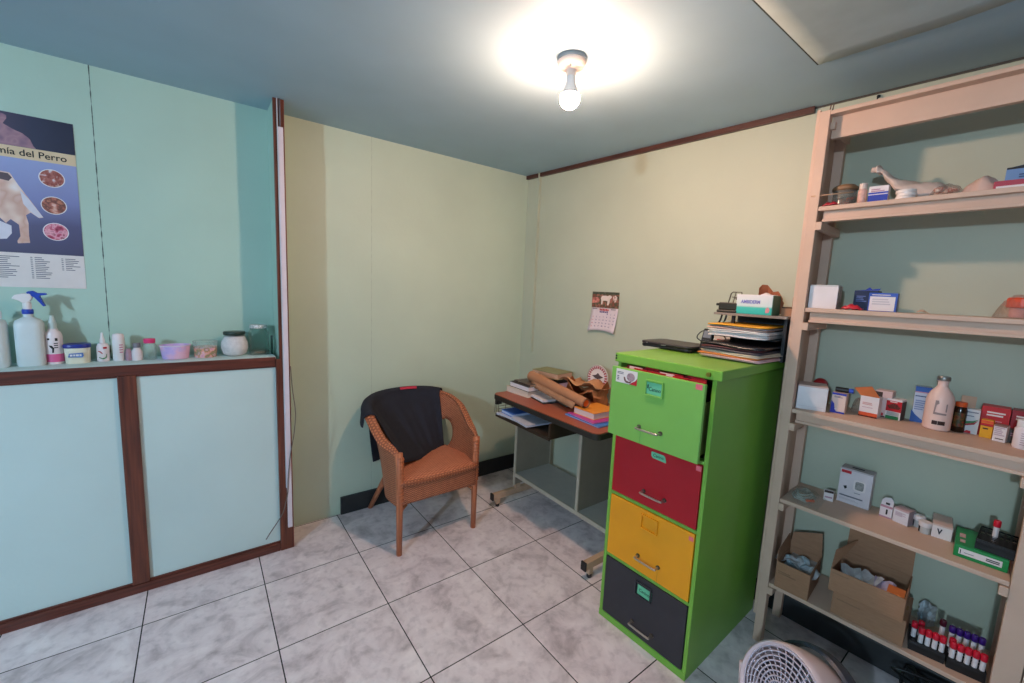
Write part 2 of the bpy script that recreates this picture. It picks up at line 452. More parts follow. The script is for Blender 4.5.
# ------------------------------------------------------------------ wiring on the stub post
t = thing('cable_channel', 'white plastic cable channel running down the brown post', 'cable channel', (.146, YH - .006, 0))
bm = B(); box(bm, -.006, .016, -.012, 0, .13, 2.22); obj('channel', bm, mat('pale lilac plastic', '#ded2da', .35, var=.03), t, bevel=.002)
bm = B(); box(bm, -.0105, -.0065, -.009, 0, .36, HC - .005); obj('thin_duct', bm, mat('pale cover strip', '#cfd3da', .35, var=.03), t, bevel=.001)
bm = B(); tube(bm, [(.004, -.004, 2.21), (.004, -.006, 2.28), (.003, -.004, HC - .003)], .004, 8); obj('grey_cable', bm, mat('grey cable', '#6a6468', .5), t, smooth=True)
bm = B()
pts = cr([(.170, YH - .012, 1.03), (.176, YH - .02, .90), (.186, YH - .03, .78), (.176, YH - .03, .66), (.158, YH - .026, .55), (.145, YH - .022, .42), (.141, YH - .018, .33), (.120, YH - .022, .24), (.098, YH - .014, .19), (.06, YH - .006, .13), (.035, YH - .004, .09)], 50)
tube(bm, pts, .0026, 6)
tag(obj('loose_wire', bm, mat('thin grey brown wire', '#6d655e', .5), smooth=True), 'thin grey wire hanging loose beside the white cable channel', 'wire')

# ------------------------------------------------------------------ poster on the back wall
t = thing('wall_poster', 'dog anatomy poster with title band taped to the left wall', 'poster', (-.602, YA - .0015, 1.402))
PX, PZ = -.602, 1.402
def flat(name, poly, m, y0, y1, parent=t, ox=PX, oz=PZ):
    bm = B(); prism(bm, [(x - ox, z - oz) for x, z in poly], -y1, -y0)
    return obj(name, bm, m, parent)
flat('sheet', [(-1.06, 1.404), (-.602, 1.402), (-.602, 2.098), (-1.06, 2.100)], M_paper, -.001, .0006)
pic = flat('top_picture', [(-1.06, 1.969), (-.602, 1.969), (-.602, 2.098), (-1.06, 2.1)], gradient_material('night violet print', [(-.46, '#6a5570'), (-.2, '#453f58'), (-.12, '#33364f'), (0, '#2b2c42')], 'X', noise=.25), .0006, .0010)
flat('title_band', [(-1.06, 1.925), (-.602, 1.925), (-.602, 1.971), (-1.06, 1.971)], mat('beige print', '#dcc6a4', .5, var=.04), .0006, .0011)
flat('main_picture', [(-1.06, 1.545), (-.602, 1.545), (-.602, 1.925), (-1.06, 1.925)], gradient_material('blue violet print', [(.14, '#4a4766'), (.26, '#58577c'), (.36, '#7f86b8'), (.52, '#98a4d2')], 'Z', noise=.12, nscale=5), .0006, .0010)
flat('dog_silhouette', [(-1.02, 1.97), (-.97, 2.06), (-.90, 2.075), (-.86, 2.06), (-.815, 2.09), (-.798, 2.09), (-.788, 2.085), (-.789, 2.073), (-.800, 2.052), (-.775, 2.036), (-.75, 2.026), (-.737, 2.014), (-.73, 2.006), (-.722, 1.981), (-.715, 1.972)], blotch_material('rosy night print', ['#5a4460', '#80627c', '#a8828e', '#6a5070'], 14), .0010, .0013)
dog = [(-1.0, 1.80), (-.97, 1.86), (-.92, 1.878), (-.86, 1.872), (-.82, 1.866), (-.795, 1.864), (-.775, 1.819), (-.75, 1.771), (-.713, 1.697), (-.726, 1.693), (-.748, 1.713), (-.762, 1.70), (-.757, 1.67), (-.759, 1.616), (-.758, 1.588), (-.792, 1.583), (-.793, 1.593), (-.783, 1.613), (-.784, 1.659), (-.805, 1.679), (-.819, 1.662), (-.84, 1.69), (-.90, 1.70), (-.95, 1.70), (-.985, 1.72)]
d = flat('dog_print', dog, blotch_material('tan and white coat print', ['#f0e6e6', '#e4c8c0', '#cfa494', '#e6ccbe', '#f4ecec'], 9), .0010, .0014)
flat('dark_patch', [(-.83, 1.862), (-.800, 1.860), (-.79, 1.845), (-.80, 1.83), (-.825, 1.835)], mat('dark coat print', '#5a4a52', .5, var=.2), .0014, .0016, d, 0 + PX, PZ)
flat('tail_white', [(-.772, 1.80), (-.750, 1.768), (-.714, 1.698), (-.728, 1.695), (-.752, 1.722), (-.766, 1.745)], mat('white coat print', '#d8d6e2', .5, var=.05), .0014, .0016, d)
flat('paw_print', [(-.85, 1.66), (-.834, 1.668), (-.805, 1.653), (-.806, 1.622), (-.821, 1.599), (-.845, 1.595)], mat('white coat print', '#d8d6e2', .5), .0010, .0014)
for i, (x, z, cols) in enumerate(((-.678, 1.862, ['#e8e6ea', '#b06a60', '#8a4038', '#e2c0b4']), (-.679, 1.751, ['#c07a60', '#6a4038', '#b86a58', '#e0b8a8']), (-.680, 1.642, ['#7a2038', '#c04868', '#e8a8b8', '#902840']))):
    ov = [(x + .0385 * math.cos(a * PI / 18), z + .037 * math.sin(a * PI / 18)) for a in range(36)]
    o = flat('photo_rim', ov, M_white, .0010, .0013)
    flat('inset_photo', [(x + .0355 * math.cos(a * PI / 18), z + .034 * math.sin(a * PI / 18)) for a in range(36)], blotch_material('inset print %d' % i, cols, 45), .0013, .0015, o)
text(t, 'Anatomía del Perro', (-.912 + .141 - PX, -.0015, 1.948 - PZ), .285, M_ink, size=.036, bold=.0004)
for xa, w0, n in ((-1.04, .05, 12), (-.955, .05, 10), (-.868, .07, 12), (-.762, .055, 12), (-.672, .045, 7)):
    bm = B()
    for k in range(n):
        z = 1.527 - k * .0078
        box(bm, xa - PX, xa - PX + .006, -.0012, -.0006, z - PZ, z - PZ + .003)
        box(bm, xa - PX + .012, xa - PX + .012 + w0 * random.uniform(.35, 1), -.0012, -.0006, z - PZ, z - PZ + .003)
    obj('caption_text', bm, M_greyink, t)

# ------------------------------------------------------------------ things on the ledge
LZ = 1.083
def jug(x, y, label, trig):
    t = thing('plastic_jug', label, 'jug', (x, y, LZ), 0., 'milky jugs on the ledge')
    m = mat('translucent milky plastic', '#dfeaec', .3, trans=.12, var=.02)
    bm = B()
    rows = []
    for z, k in ((0, .92), (.008, 1), (.075, 1), (.14, 1), (.172, .99), (.188, .88), (.196, .6), (.201, .36), (.205, .34), (.224, .34)):
        r = []
        for i in range(28):
            a = 2 * PI * i / 28; c, s = math.cos(a), math.sin(a)
            p = 4.0
            q = (abs(c) ** p + abs(s) ** p) ** (-1 / p) if k > .7 else 1
            r.append((.0405 * k * q * c, .036 * k * q * s, z))
        rows.append(r)
    V = grid(bm, rows, closed_u=True)
    bm.faces.new(list(reversed(V[0]))); bm.faces.new(V[-1])
    obj('jug_body', bm, m, t, smooth=True, auto=50)
    if trig:
        mb_ = mat('royal blue plastic', '#2346b4', .35)
        lt('collar', [(.0155, .214), (.0165, .216), (.0165, .231), (.0150, .233)], mb_, t)
        lt('neck_stem', [(.011, .231), (.013, .240), (.013, .256), (.011, .262)], M_white, t)
        bm = B()
        prism(bm, [(-.040, .276), (-.030, .291), (-.008, .298), (.014, .297), (.018, .282), (.010, .264), (-.010, .258), (-.020, .268)], -.012, .012)
        sp = obj('sprayer_head', bm, M_white, t, bevel=.004)
        bm = B()
        prism(bm, [(.006, .306), (.020, .309), (.032, .300), (.056, .300), (.058, .293), (.038, .289), (.046, .262), (.052, .247), (.046, .245), (.036, .262), (.022, .283), (.008, .292), (.002, .300)], -.010, .010)
        obj('trigger', bm, mb_, t, bevel=.002)
    else:
        lt('cap', [(.0, .222), (.0165, .222), (.0165, .236), (.0, .238)], M_white, t)
        bm = B(); tube(bm, cr([(-.022, 0, .196), (-.022, 0, .226), (0, 0, .232), (.024, 0, .226), (.026, 0, .196)], 16), .005, 8)
        obj('carry_handle', bm, m, t, smooth=True)
    return t
jug(-.865, .362, 'milky plastic jug at the far left end of the ledge, cut by the frame', False)
jug(-.766, .372, 'milky plastic jug fitted with white and blue spray trigger', True)

def bottle(name, label, cat, x, y, prof, m, cap=None, mcap=None, extras=(), z=LZ, sx=1., sy=1., group=None, rot=0., seg=24):
    t = thing(name, label, cat, (x, y, z), rot, group)
    lt('bottle_body', prof, m, t, seg, sx=sx, sy=sy)
    if cap: lt('cap', cap, mcap, t, seg, sx=sx if sx != 1 else 1., sy=sy if sy != 1 else 1.)
    for nm, pr, mm in extras: lt(nm, pr, mm, t, seg, sx=sx, sy=sy)
    return t
M_pw = mat('pinkish white plastic', '#eadfe2', .35, var=.02)
b = bottle('spray_bottle', 'white bottle with pink bottom band beside the blue-trigger jug', 'bottle', -.703, .385,
    [(.024, 0), (.0265, .004), (.0265, .120), (.022, .136), (.0155, .142), (.0145, .150)], M_pw,
    [(.013, .149), (.013, .170), (.0095, .190), (.007, .200), (.007, .206), (.0, .207)], mat('frosted clear cap', '#d4e2de', .3, trans=.3, var=0),
    [('pink_band', [(.0268, .010), (.0268, .044)], mat('hot pink label', '#e0659a', .4, var=.05))])
bm = B()
def wrap_print(bm, r, polys, front=-PI/2):
    """flat print bent round a cylinder of radius r: polygons in (arc metres, z)"""
    tmp = B()
    for poly in polys: tmp.faces.new([tmp.verts.new((u, 0, z)) for u, z in poly])
    us = [v.co.x for v in tmp.verts]; n = int((max(us) - min(us)) / (r * .12)) + 1
    for k in range(1, n):
        u = min(us) + (max(us) - min(us)) * k / n
        bmesh.ops.bisect_plane(tmp, geom=tmp.verts[:] + tmp.edges[:] + tmp.faces[:], plane_co=(u, 0, 0), plane_no=(1, 0, 0))
    mp_ = {v: bm.verts.new(((r + .0003) * math.cos(front + v.co.x / r), (r + .0003) * math.sin(front + v.co.x / r), v.co.z)) for v in tmp.verts}
    for f in tmp.faces: bm.faces.new([mp_[v] for v in f.verts])
    tmp.free()
wrap_print(bm, .0269, [[(-.012, .082), (-.002, .080), (.004, .070), (.002, .050), (-.003, .050), (-.002, .066), (-.008, .074)], [(-.016, .112), (-.008, .112), (-.008, .104), (-.016, .104)], [(.008, .112), (.016, .112), (.016, .100), (.008, .100)]])
for k in range(3): wrap_print(bm, .0269, [[(.004, .092 - k*.009), (.016, .092 - k*.009), (.016, .088 - k*.009), (.004, .088 - k*.009)]])
obj('label_print', bm, M_ink, b)

t = thing('plastic_tub', 'cream tub with dark blue lid and blue lettering on the ledge', 'tub', (-.634, .378, LZ))
bm = B(); rows = []
def sq(k, ax, ay, z, p=3.2, n=28):
    r = []
    for i in range(n):
        a = 2 * PI * i / n; c, s = math.cos(a), math.sin(a); q = (abs(c)**p + abs(s)**p) ** (-1/p)
        r.append((ax * k * q * c, ay * k * q * s, z))
    return r
V = grid(bm, [sq(.9, .040, .034, 0), sq(.93, .040, .034, .003), sq(1.0, .040, .034, .072)], closed_u=True); bm.faces.new(list(reversed(V[0]))); bm.faces.new(V[-1])
obj('tub_body', bm, mat('cream plastic', '#e9e4cf', .4, var=.02), t, smooth=True, auto=50)
bm = B(); V = grid(bm, [sq(1.06, .040, .034, .068), sq(1.06, .040, .034, .080), sq(1.0, .040, .034, .084)], closed_u=True); bm.faces.new(list(reversed(V[0]))); bm.faces.new(V[-1])
obj('lid', bm, mat('navy plastic', '#27348c', .35), t, smooth=True, auto=50)
bm = B(); prism(bm, [(-.024, .030), (.020, .028), (.024, .036), (.022, .048), (-.020, .046)], -.0378, -.0362); pl = obj('label_patch', bm, mat('blue print', '#5d7fc0', .45, var=.1), t)
bm = B()
for xa, xb in ((-.018, -.010), (-.008, -.002), (.0, .009), (.011, .017)): box(bm, xa, xb, -.0384, -.0377, .034, .042)
obj('lettering', bm, M_white, pl)

M_inkr = mat('dark red ink', '#b03a4a', .5, var=0)
b = bottle('dropper_bottle', 'small white dropper bottle with red and green leaf print', 'bottle', -.556, .388,
    [(.019, 0), (.021, .003), (.021, .066), (.017, .078), (.0105, .082)], M_pw,
    [(.0095, .081), (.009, .098), (.006, .108), (.004, .128), (.0, .130)], M_white)
bm = B(); wrap_print(bm, .0214, [[(-.014, .050), (-.004, .046), (.002, .036), (-.002, .036), (-.006, .042), (-.014, .045)], [(.004, .066), (.017, .066), (.017, .058), (.004, .058)]]); obj('red_print', bm, M_red, b)
bm = B(); wrap_print(bm, .0214, [[(-.012, .022), (0, .016), (.010, .020), (.014, .034), (.016, .034), (.013, .016), (.002, .011), (-.012, .018)]]); obj('green_print', bm, mat('green print', '#2f7d4a', .4), b)
b = bottle('powder_bottle', 'white cylindrical bottle with domed cap and pink writing', 'bottle', -.503, .385,
    [(.020, 0), (.0215, .003), (.0215, .092), (.0205, .096)], M_white, [(.0205, .096), (.0205, .112), (.017, .122), (.0, .126)], M_pw)
bm = B()
for k in range(4): wrap_print(bm, .0219, [[(.004, .075 - k*.011), (.017, .075 - k*.011), (.017, .071 - k*.011), (.004, .071 - k*.011)]])
obj('label_print', bm, mat('pink print', '#c0668c', .5), b)
bottle('small_vial', 'tiny mauve vial between two white containers on the ledge', 'vial', -.470, .370, [(.010, 0), (.0112, .002), (.0112, .040), (.008, .043)], mat('mauve plastic', '#b08a98', .4), [(.009, .042), (.009, .054), (0, .055)], mat('mauve plastic', '#b08a98', .4), seg=16)
bottle('medicine_vial', 'small pinkish vial with grey crimped cap near the pink-lidded bottle', 'vial', -.441, .370, [(.018, 0), (.0195, .003), (.0195, .040), (.012, .054), (.010, .060)], M_pw, [(.0135, .059), (.0145, .062), (.0145, .080), (0, .081)], mat('grey cap', '#8d8a94', .35, metal=.4), seg=20)
b = bottle('clear_bottle', 'small clear bottle with bright pink lid on the ledge', 'bottle', -.396, .378, [(.023, 0), (.025, .004), (.025, .064), (.022, .074), (.016, .078)], mat('tinted clear plastic', '#cfe4dc', .15, trans=.5, alpha=.45, var=0), [(.0205, .077), (.0215, .079), (.0215, .097), (0, .099)], mat('bright pink cap', '#e8407c', .35))
# oval bowl
t = thing('plastic_bowl', 'oval lilac and pink plastic bowl on the ledge', 'bowl', (-.302, .352, LZ))
bm = B(); lathe(bm, [(.044, 0), (.050, .003), (.056, .048), (.0575, .062), (.060, .063), (.060, .068), (.057, .068), (.052, .060), (.046, .008), (0, .006)], 40, sx=1., sy=.72)
obj('bowl_body', bm, blotch_material('lilac pink marbled plastic', ['#b8a0dc', '#cdb0e0', '#e6b4d0', '#e8bcd4'], 18), t, smooth=True, auto=45)
bm = B(); tube(bm, [(.0588 * math.cos(a * PI / 20), .0588 * .72 * math.sin(a * PI / 20), .064) for a in range(40)], .0024, 6, closed=True)
obj('rim', bm, mat('pale rim', '#dfd6e4', .35), t, smooth=True)
# clear tub with pink contents
t = thing('clear_tub', 'clear round tub of pink and orange sweets with clear lid', 'tub', (-.186, .368, LZ))
bm = B(); lathe(bm, [(.042, 0), (.045, .003), (.048, .052)], 32); obj('contents', bm, blotch_material('pink orange contents', ['#e8a0b8', '#f0c0c8', '#eaa088', '#8a8a60', '#f0b8c0'], 40), t, smooth=True, auto=45)
bm = B(); lathe(bm, [(.0492, .046), (.0497, .074), (.051, .075), (.051, .080), (0, .080)], 32); obj('lid', bm, mat('tinted clear plastic', '#cfe4dc', .15, trans=.5, alpha=.45, var=0), t, smooth=True, auto=45)
# cotton jar
t = thing('storage_jar', 'round glass jar of white cotton with dark green lid', 'jar', (-.064, .368, LZ))
bm = B()
lathe(bm, [(.034, .001), (.050, .012), (.0575, .040), (.0565, .068), (.046, .092), (.042, .100)], 32)
for v in bm.verts:
    a = math.atan2(v.co.y, v.co.x); k = 1 + .03 * math.sin(a * 9 + v.co.z * 90) + random.uniform(-.012, .012); v.co.x *= k; v.co.y *= k
obj('cotton_filling', bm, mat('white cotton', '#e9e2e4', .9, var=.1, scale=60, bump=.6, bscale=90), t, smooth=True)
lt('glass_body', [(.036, 0), (.054, .010), (.0615, .040), (.0605, .070), (.049, .094), (.045, .104), (.045, .110)], mat('thin clear glass', '#dfeee8', .05, trans=.9, alpha=.25, var=0), t, 32)
lt('lid', [(.047, .108), (.0485, .110), (.0485, .121), (.046, .124), (0, .1245)], mat('dark green lid', '#20352f', .35), t, 32)
# square glass jar
t = thing('glass_jar', 'empty square glass jar with white patterned lid at the ledge end', 'jar', (.044, .378, LZ))
bm = B()
V = grid(bm, [sq(.92, .044, .044, 0, 5), sq(1, .044, .044, .005, 5), sq(1, .044, .044, .112, 5), sq(.93, .044, .044, .124, 4), sq(.86, .044, .044, .130, 3), sq(.86, .044, .044, .142, 2.2)], closed_u=True)
bm.faces.new(list(reversed(V[0])))
obj('glass_body', bm, mat('greenish jar glass', '#bfe0d4', .05, trans=.95, alpha=.45, var=0), t, smooth=True, auto=50, solid=.003)
bm = B(); V = grid(bm, [sq(.9, .038, .038, .005, 5), sq(.95, .038, .038, .018, 5)], closed_u=True); bm.faces.new(V[-1]); obj('coins', bm, blotch_material('copper residue', ['#7a6058', '#a07a68', '#5a5a54'], 50), t, smooth=True)
lt('lid', [(.0395, .138), (.041, .140), (.041, .153), (.039, .156), (0, .1565)], blotch_material('white speckled lid', ['#f0ecec', '#e8e4e4', '#8a9890', '#f2eeee'], 90), t, 32)
bottle('dark_vial', 'thin dark green vial squeezed in beside the square glass jar', 'vial', .1, .345, [(.0045, 0), (.005, .002), (.005, .085), (.004, .088)], mat('dark green glass', '#12382c', .2), [(.0048, .088), (.0048, .1), (0, .101)], mat('dark green lid', '#20352f', .35), seg=12)

# ------------------------------------------------------------------ wicker armchair
CX, CY = .868, .10
t = thing('wicker_armchair', 'brown wicker tub armchair with dark shirt over its back', 'armchair', (CX, CY, 0))
M_weave = weave_material('woven rattan', '#7a402c', '#d6875f', .010, .0062)
M_seat = weave_material('woven rattan seat', '#a8593e', '#e0906a', .014, .007)
M_cane = wood_material('rattan cane', '#a05838', '#d08058', .4)
M_braid = weave_material('braided rattan rim', '#84442c', '#cf8058', .009, .012)
plan = cr([(-.245, -.245), (-.272, -.06), (-.262, .12), (-.175, .245), (0, .285), (.175, .245), (.262, .12), (.272, -.06), (.245, -.235)] and
          [(-.245, -.245, 0), (-.272, -.06, 0), (-.262, .12, 0), (-.175, .245, 0), (0, .285, 0), (.172, .245, 0), (.255, .12, 0), (.262, -.06, 0), (.242, -.235, 0)], 61)
def toph(p):
    ys = [(-.25, .560), (-.20, .585), (-.10, .612), (-.02, .658), (.06, .705), (.15, .740), (.25, .762), (.30, .772)]
    y = p.y
    for (a, ha), (b, hb) in zip(ys, ys[1:]):
        if y <= b: return ha + (hb - ha) * max(0, (y - a) / (b - a))
    return ys[-1][1]
ulen = [0]
for a, b in zip(plan, plan[1:]): ulen.append(ulen[-1] + (b - a).length)
Z0 = .285; NV = 24
def shell_pt(j, z, off=0.):
    p = plan[j]
    t_ = (plan[min(j+1, 60)] - plan[max(j-1, 0)]).normalized(); nrm = Vector((-t_.y, t_.x, 0))   # outward
    if nrm.dot(p) < 0: nrm = -nrm
    k = max(0, (z - .42) / .38)
    w_ = min(1, max(0, (p.y + .20) / .38)); w_ = w_ * w_ * (3 - 2 * w_)
    q_ = 1 - .24 * w_ * max(0, 1 - (z - Z0) / (toph(p) - Z0))
    return Vector((p.x * q_, -.245 + (p.y + .245) * q_, z)) + nrm * (off + .035 * k * k)
def shell_z(j, i): return Z0 + (toph(plan[j]) - Z0) * i / NV
rows = [[shell_pt(j, shell_z(j, i)) for j in range(61)] for i in range(NV + 1)]
HOLE = ((12, 20), (39, 47))
def inhole(i, j):
    for a, b in HOLE:
        if a <= j < b:
            c = (a + b) / 2 - .5; z = shell_z(j, i + .5)
            if ((j - c) / ((b - a) / 2 + .2)) ** 2 + ((z - .515) / .095) ** 2 < 1: return True
    return False
bm = B(); grid(bm, rows, uv=lambda i, j: (ulen[min(j, 60)], shell_z(min(j, 60), i)), skip=inhole)
obj('woven_back', bm, M_weave, t, smooth=True, solid=.022)
def ring_tube(name, pts, r, m, parent, closed=False, seg=10):
    bm = B(); lay = bm.loops.layers.uv.verify()
    tube(bm, pts, r, seg, closed=closed)
    L_ = 0; acc = [0]
    for a, b in zip(pts, pts[1:]): L_ += (Vector(b) - Vector(a)).length; acc.append(L_)
    bm.faces.ensure_lookup_table()
    for f in bm.faces:
        for lp in f.loops:
            k = lp.vert.index // seg if lp.vert.index >= 0 else 0
            lp[lay].uv = (0, 0)
    bm.verts.index_update()
    for f in bm.faces:
        for lp in f.loops: lp[lay].uv = (acc[min(lp.vert.index // seg, len(acc) - 1)], (lp.vert.index % seg) * .006)
    return obj(name, bm, m, parent, smooth=True)
rim = [shell_pt(j, toph(plan[j]) + .004, .012) for j in range(61)]
def nrm2(j):
    t_ = (plan[min(j+1, 60)] - plan[max(j-1, 0)]).normalized(); n_ = Vector((-t_.y, t_.x, 0))
    return n_ if n_.dot(plan[j]) > 0 else -n_
bm = B(); rows = []
for k in range(13):
    a = 2 * PI * k / 12
    rows.append([rim[j] + nrm2(j) * (.026 * min(1, .45 + min(j, 60 - j) / 9) * math.cos(a) - .012 * max(0, 1 - min(j, 60 - j) / 6)) + Vector((0, 0, .013 * math.sin(a) - .008 * math.cos(a))) for j in range(61)])
V = grid(bm, rows, uv=lambda i, j: (ulen[min(j, 60)], i * .008))
for j in (0, 60): bm.faces.new([V[k][j] for k in range(12)])
obj('braided_rim', bm, M_braid, t, smooth=True)
# oval braids round the two openings
for a, b in HOLE:
    c = (a + b - 1) / 2
    pts = []
    for k in range(28):
        an = 2 * PI * k / 28
        jf = c + .5 + ((b - a) / 2 + .2) * math.cos(an); z = .515 + .095 * math.sin(an)
        j0 = int(jf); f = jf - j0
        pts.append(shell_pt(j0, z).lerp(shell_pt(min(j0 + 1, 60), z), f))
    ring_tube('opening_braid', pts, .011, M_braid, t, closed=True, seg=8)
# seat
def inner(j, k): 
    p = plan[j]; return Vector((p.x * k, p.y * k if p.y > 0 else p.y, 0))
seatplan = [shell_pt(j, .43) for j in range(61)]
YB = max(p.y for p in seatplan)
bm = B(); rows = []
for i in range(25):
    y = -.255 + (.255 + YB - .006) * i / 24
    # half width of the plan at this y
    ws = [abs(p.x) for p in seatplan if abs(p.y - y) < .03]
    hw = (max(ws) if ws else .04) if y > -.245 else .246
    if y > YB - .03: hw = max(.05, .15 * math.sqrt(max(0, (YB - y) / .03)))
    r = []
    for j in range(25):
        x = -hw + 2 * hw * j / 24
        k = 1 - (2 * j / 24 - 1) ** 2
        drop = .018 * max(0, (-y - .2) / .055) ** 2
        r.append((x, y - .012 * k * (1 if i == 0 else .6 if i < 3 else 0), .425 + .016 * k * (1 - ((y - .02) / .3) ** 2) - drop))
    rows.append(r)
grid(bm, rows, uv=lambda i, j: (rows[i][j][0], rows[i][j][1]))
obj('woven_seat', bm, M_seat, t, smooth=True, solid=.012)
# front apron band and its braid
bm = B(); rows = []
for i in range(9):
    z = .292 + (.412 - .292) * i / 8; r = []
    for j in range(25):
        x = -.235 + .47 * j / 24; k = 1 - (2 * j / 24 - 1) ** 2
        r.append((x, -.245 - .016 * k, z + .010 * k * (1 if i < 4 else 0) * (1 - i / 4)))
    rows.append(r)
grid(bm, rows, uv=lambda i, j: (rows[i][j][0], rows[i][j][2]))
obj('front_apron', bm, M_weave, t, smooth=True, solid=.012)
pts = [(-.24 + .48 * j / 20, -.250 - .018 * (1 - (2 * j / 20 - 1) ** 2), .414) for j in range(21)]
ring_tube('seat_edge_braid', pts, .014, M_braid, t)
# legs: front pair run up to the arms, wrapped with cane
for sx_, y0 in ((-1, -.240), (1, -.228)):
    bm = B(); tube(bm, [(sx_ * .242, y0, 0), (sx_ * .242, y0, .29), (sx_ * .244, y0, .50), (sx_ * .248, y0 + .006, .585)], .0185, 12, rs=[.0155, .0185, .021, .022])
    l = obj('leg', bm, M_cane, t, smooth=True)
    pts = []
    for k in range(90):
        a = k * .9; z = .30 + .27 * k / 89
        pts.append((sx_ * .242 + .0215 * math.cos(a), y0 + .0215 * math.sin(a), z))
    bm = B(); tube(bm, pts, .003, 5); obj('cane_wrapping', bm, M_cane, l, smooth=True)
    bm = B(); tube(bm, [(sx_ * .2, y0 + .005, .285), (sx_ * .226, y0 + .003, .262), (sx_ * .238, y0, .225)], .009, 8); obj('corner_brace', bm, M_cane, t, smooth=True)
for sx_ in (-1, 1):
    bm = B(); tube(bm, [(sx_ * .214, .335, 0), (sx_ * .165, .255, .18), (sx_ * .12, .18, .36), (sx_ * .115, .17, .41)], .0175, 12, rs=[.0145, .0175, .018, .018])
    obj('leg', bm, M_cane, t, smooth=True)
bm = B()
for sx_ in (-1, 1): tube(bm, [(sx_ * .238, -.23, .295), (sx_ * .19, 0, .298), (sx_ * .11, .12, .30)], .010, 8)
obj('seat_rails', bm, M_cane, t, smooth=True)

# dark shirt over the back and left arm
M_shirt = mat('dark navy cotton', '#23242f', .9, var=.12, scale=25, bump=.3, bscale=250)
t = thing('folded_shirt', 'dark navy shirt with red collar strip draped over the wicker armchair', 'shirt', (CX, CY, .8))
j0, j1 = 12, 40          # along the rim, left arm to right back
NU = 40; rows = []
P0 = Vector((.690, -.020, .474)) - Vector((CX, CY, 0)); P1 = Vector((1.062, .190, .420)) - Vector((CX, CY, 0))
def rimp(f):
    j = j0 + (j1 - j0) * f; a = int(j); q = j - a
    return rim[a].lerp(rim[min(a + 1, 60)], q)
def outw(f):
    p = rimp(f); v = Vector((p.x * .9, p.y, 0)); return v.normalized()
for i in range(NU + 1):
    f = i / NU
    top = rimp(f); o_ = outw(f); r = []
    wr = .006 * math.sin(f * 26) + .004 * math.sin(f * 51 + 1)
    lowz = .655 if f < .34 else .655 - .335 * min(1, (f - .34) / .06) if f < .6 else .32 + .2 * min(1, (f - .6) / .2)
    drop = top.z - lowz
    for k in range(8, 0, -1):
        g = k / 8
        r.append(top + o_ * (.034 + .006 * g + wr * g * .6) + Vector((0, 0, -drop * g)))
    for a in (0, .16, .33, .5, .67, .84, 1.0):
        r.append(top + o_ * (.037 * math.cos(a * PI)) + Vector((0, 0, .027 * math.sin(a * PI))))
    bot = P0.lerp(P1, f) + Vector((0, -.02 * math.sin(f * PI), -.010 * math.sin(f * PI)))
    st = r[-1]
    for k in range(1, 15):
        g = k / 14
        p = st.lerp(bot, g)
        sag = math.sin(g * PI)
        p = p + Vector((0, .018 * sag * math.sin(f * PI), 0)) - o_ * 0 + Vector((0, -1, 0)) * (wr * 3.2 * g * (1.05 - g))
        r.append(p)
    rows.append([p - Vector((0, 0, .8)) for p in r])
bm = B(); grid(bm, rows)
obj('draped_cloth', bm, M_shirt, t, smooth=True, solid=.005)
bm = B(); r1 = []; r2 = []
for k in range(9):
    f = .60 + .16 * k / 8
    p = rimp(f) + Vector((0, -.012, .0325 - .8)) ; o_ = outw(f)
    r1.append(p - o_ * .012 + Vector((0, 0, .001))); r2.append(p - o_ * .026 + Vector((0, 0, -.012)))
grid(bm, [r1, r2]); obj('collar_strip', bm, mat('red collar tape', '#c8304a', .7), t, smooth=True, solid=.002)

# ------------------------------------------------------------------ computer desk
DX, DY, DR = 1.320, .022, -PI / 2
DT = .80
t = thing('computer_desk', 'low computer desk with red-brown top and beige metal frame in the corner', 'desk', (DX, DY, 0), DR)
M_dtop = mat('red brown laminate', '#9c4f36', .35, var=.08, scale=14, stretch=(2, 14, 2))
M_drim = mat('black rubber edge', '#26241f', .55, var=.05)
M_dgrey = mat('grey laminate', '#8f8474', .55, var=.05, scale=12)
M_dtan = mat('beige painted metal', '#c3a286', .4, var=.05)
def rrect(x0, x1, y0, y1, r, n=6):
    out = []
    for cx, cy, a0 in ((x1 - r, y0 + r, -PI/2), (x1 - r, y1 - r, 0), (x0 + r, y1 - r, PI/2), (x0 + r, y0 + r, PI)):
        for k in range(n + 1):
            a = a0 + PI / 2 * k / n; out.append((cx + r * math.cos(a), cy + r * math.sin(a)))
    return out
def slab(bm, poly, z0, z1):
    a = [bm.verts.new((x, y, z0)) for x, y in poly]; b = [bm.verts.new((x, y, z1)) for x, y in poly]
    bm.faces.new(list(reversed(a))); bm.faces.new(b)
    for i in range(len(poly)):
        j = (i + 1) % len(poly); bm.faces.new((a[i], a[j], b[j], b[i]))
bm = B(); slab(bm, rrect(.004, .906, .004, .516, .036), DT - .03, DT); obj('desktop', bm, M_dtop, t)
bm = B(); slab(bm, rrect(0, .91, 0, .52, .04), DT - .036, DT - .004); obj('edge_band', bm, M_drim, t, bevel=.004)
for x, w in ((.022, 'side'), (.62, 'div')):
    z0_ = .13 if w == 'side' else .2125
    bm = B(); box(bm, x, x + .016, .200, .510, z0_, DT - .036); p = obj('side_panel' if w == 'side' else 'divider_panel', bm, M_dgrey, t)
    bm = B(); box(bm, x - .002, x + .018, .192, .200, z0_ - .005, DT - .036); box(bm, x - .002, x + .018, .510, .518, z0_ - .005, DT - .036); obj('edge_strip', bm, mat('pale edge strip', '#b9ae9c', .45), p)
bm = B(); box(bm, .86, .876, .200, .510, .13, DT - .04); p = obj('side_panel', bm, M_dgrey, t)
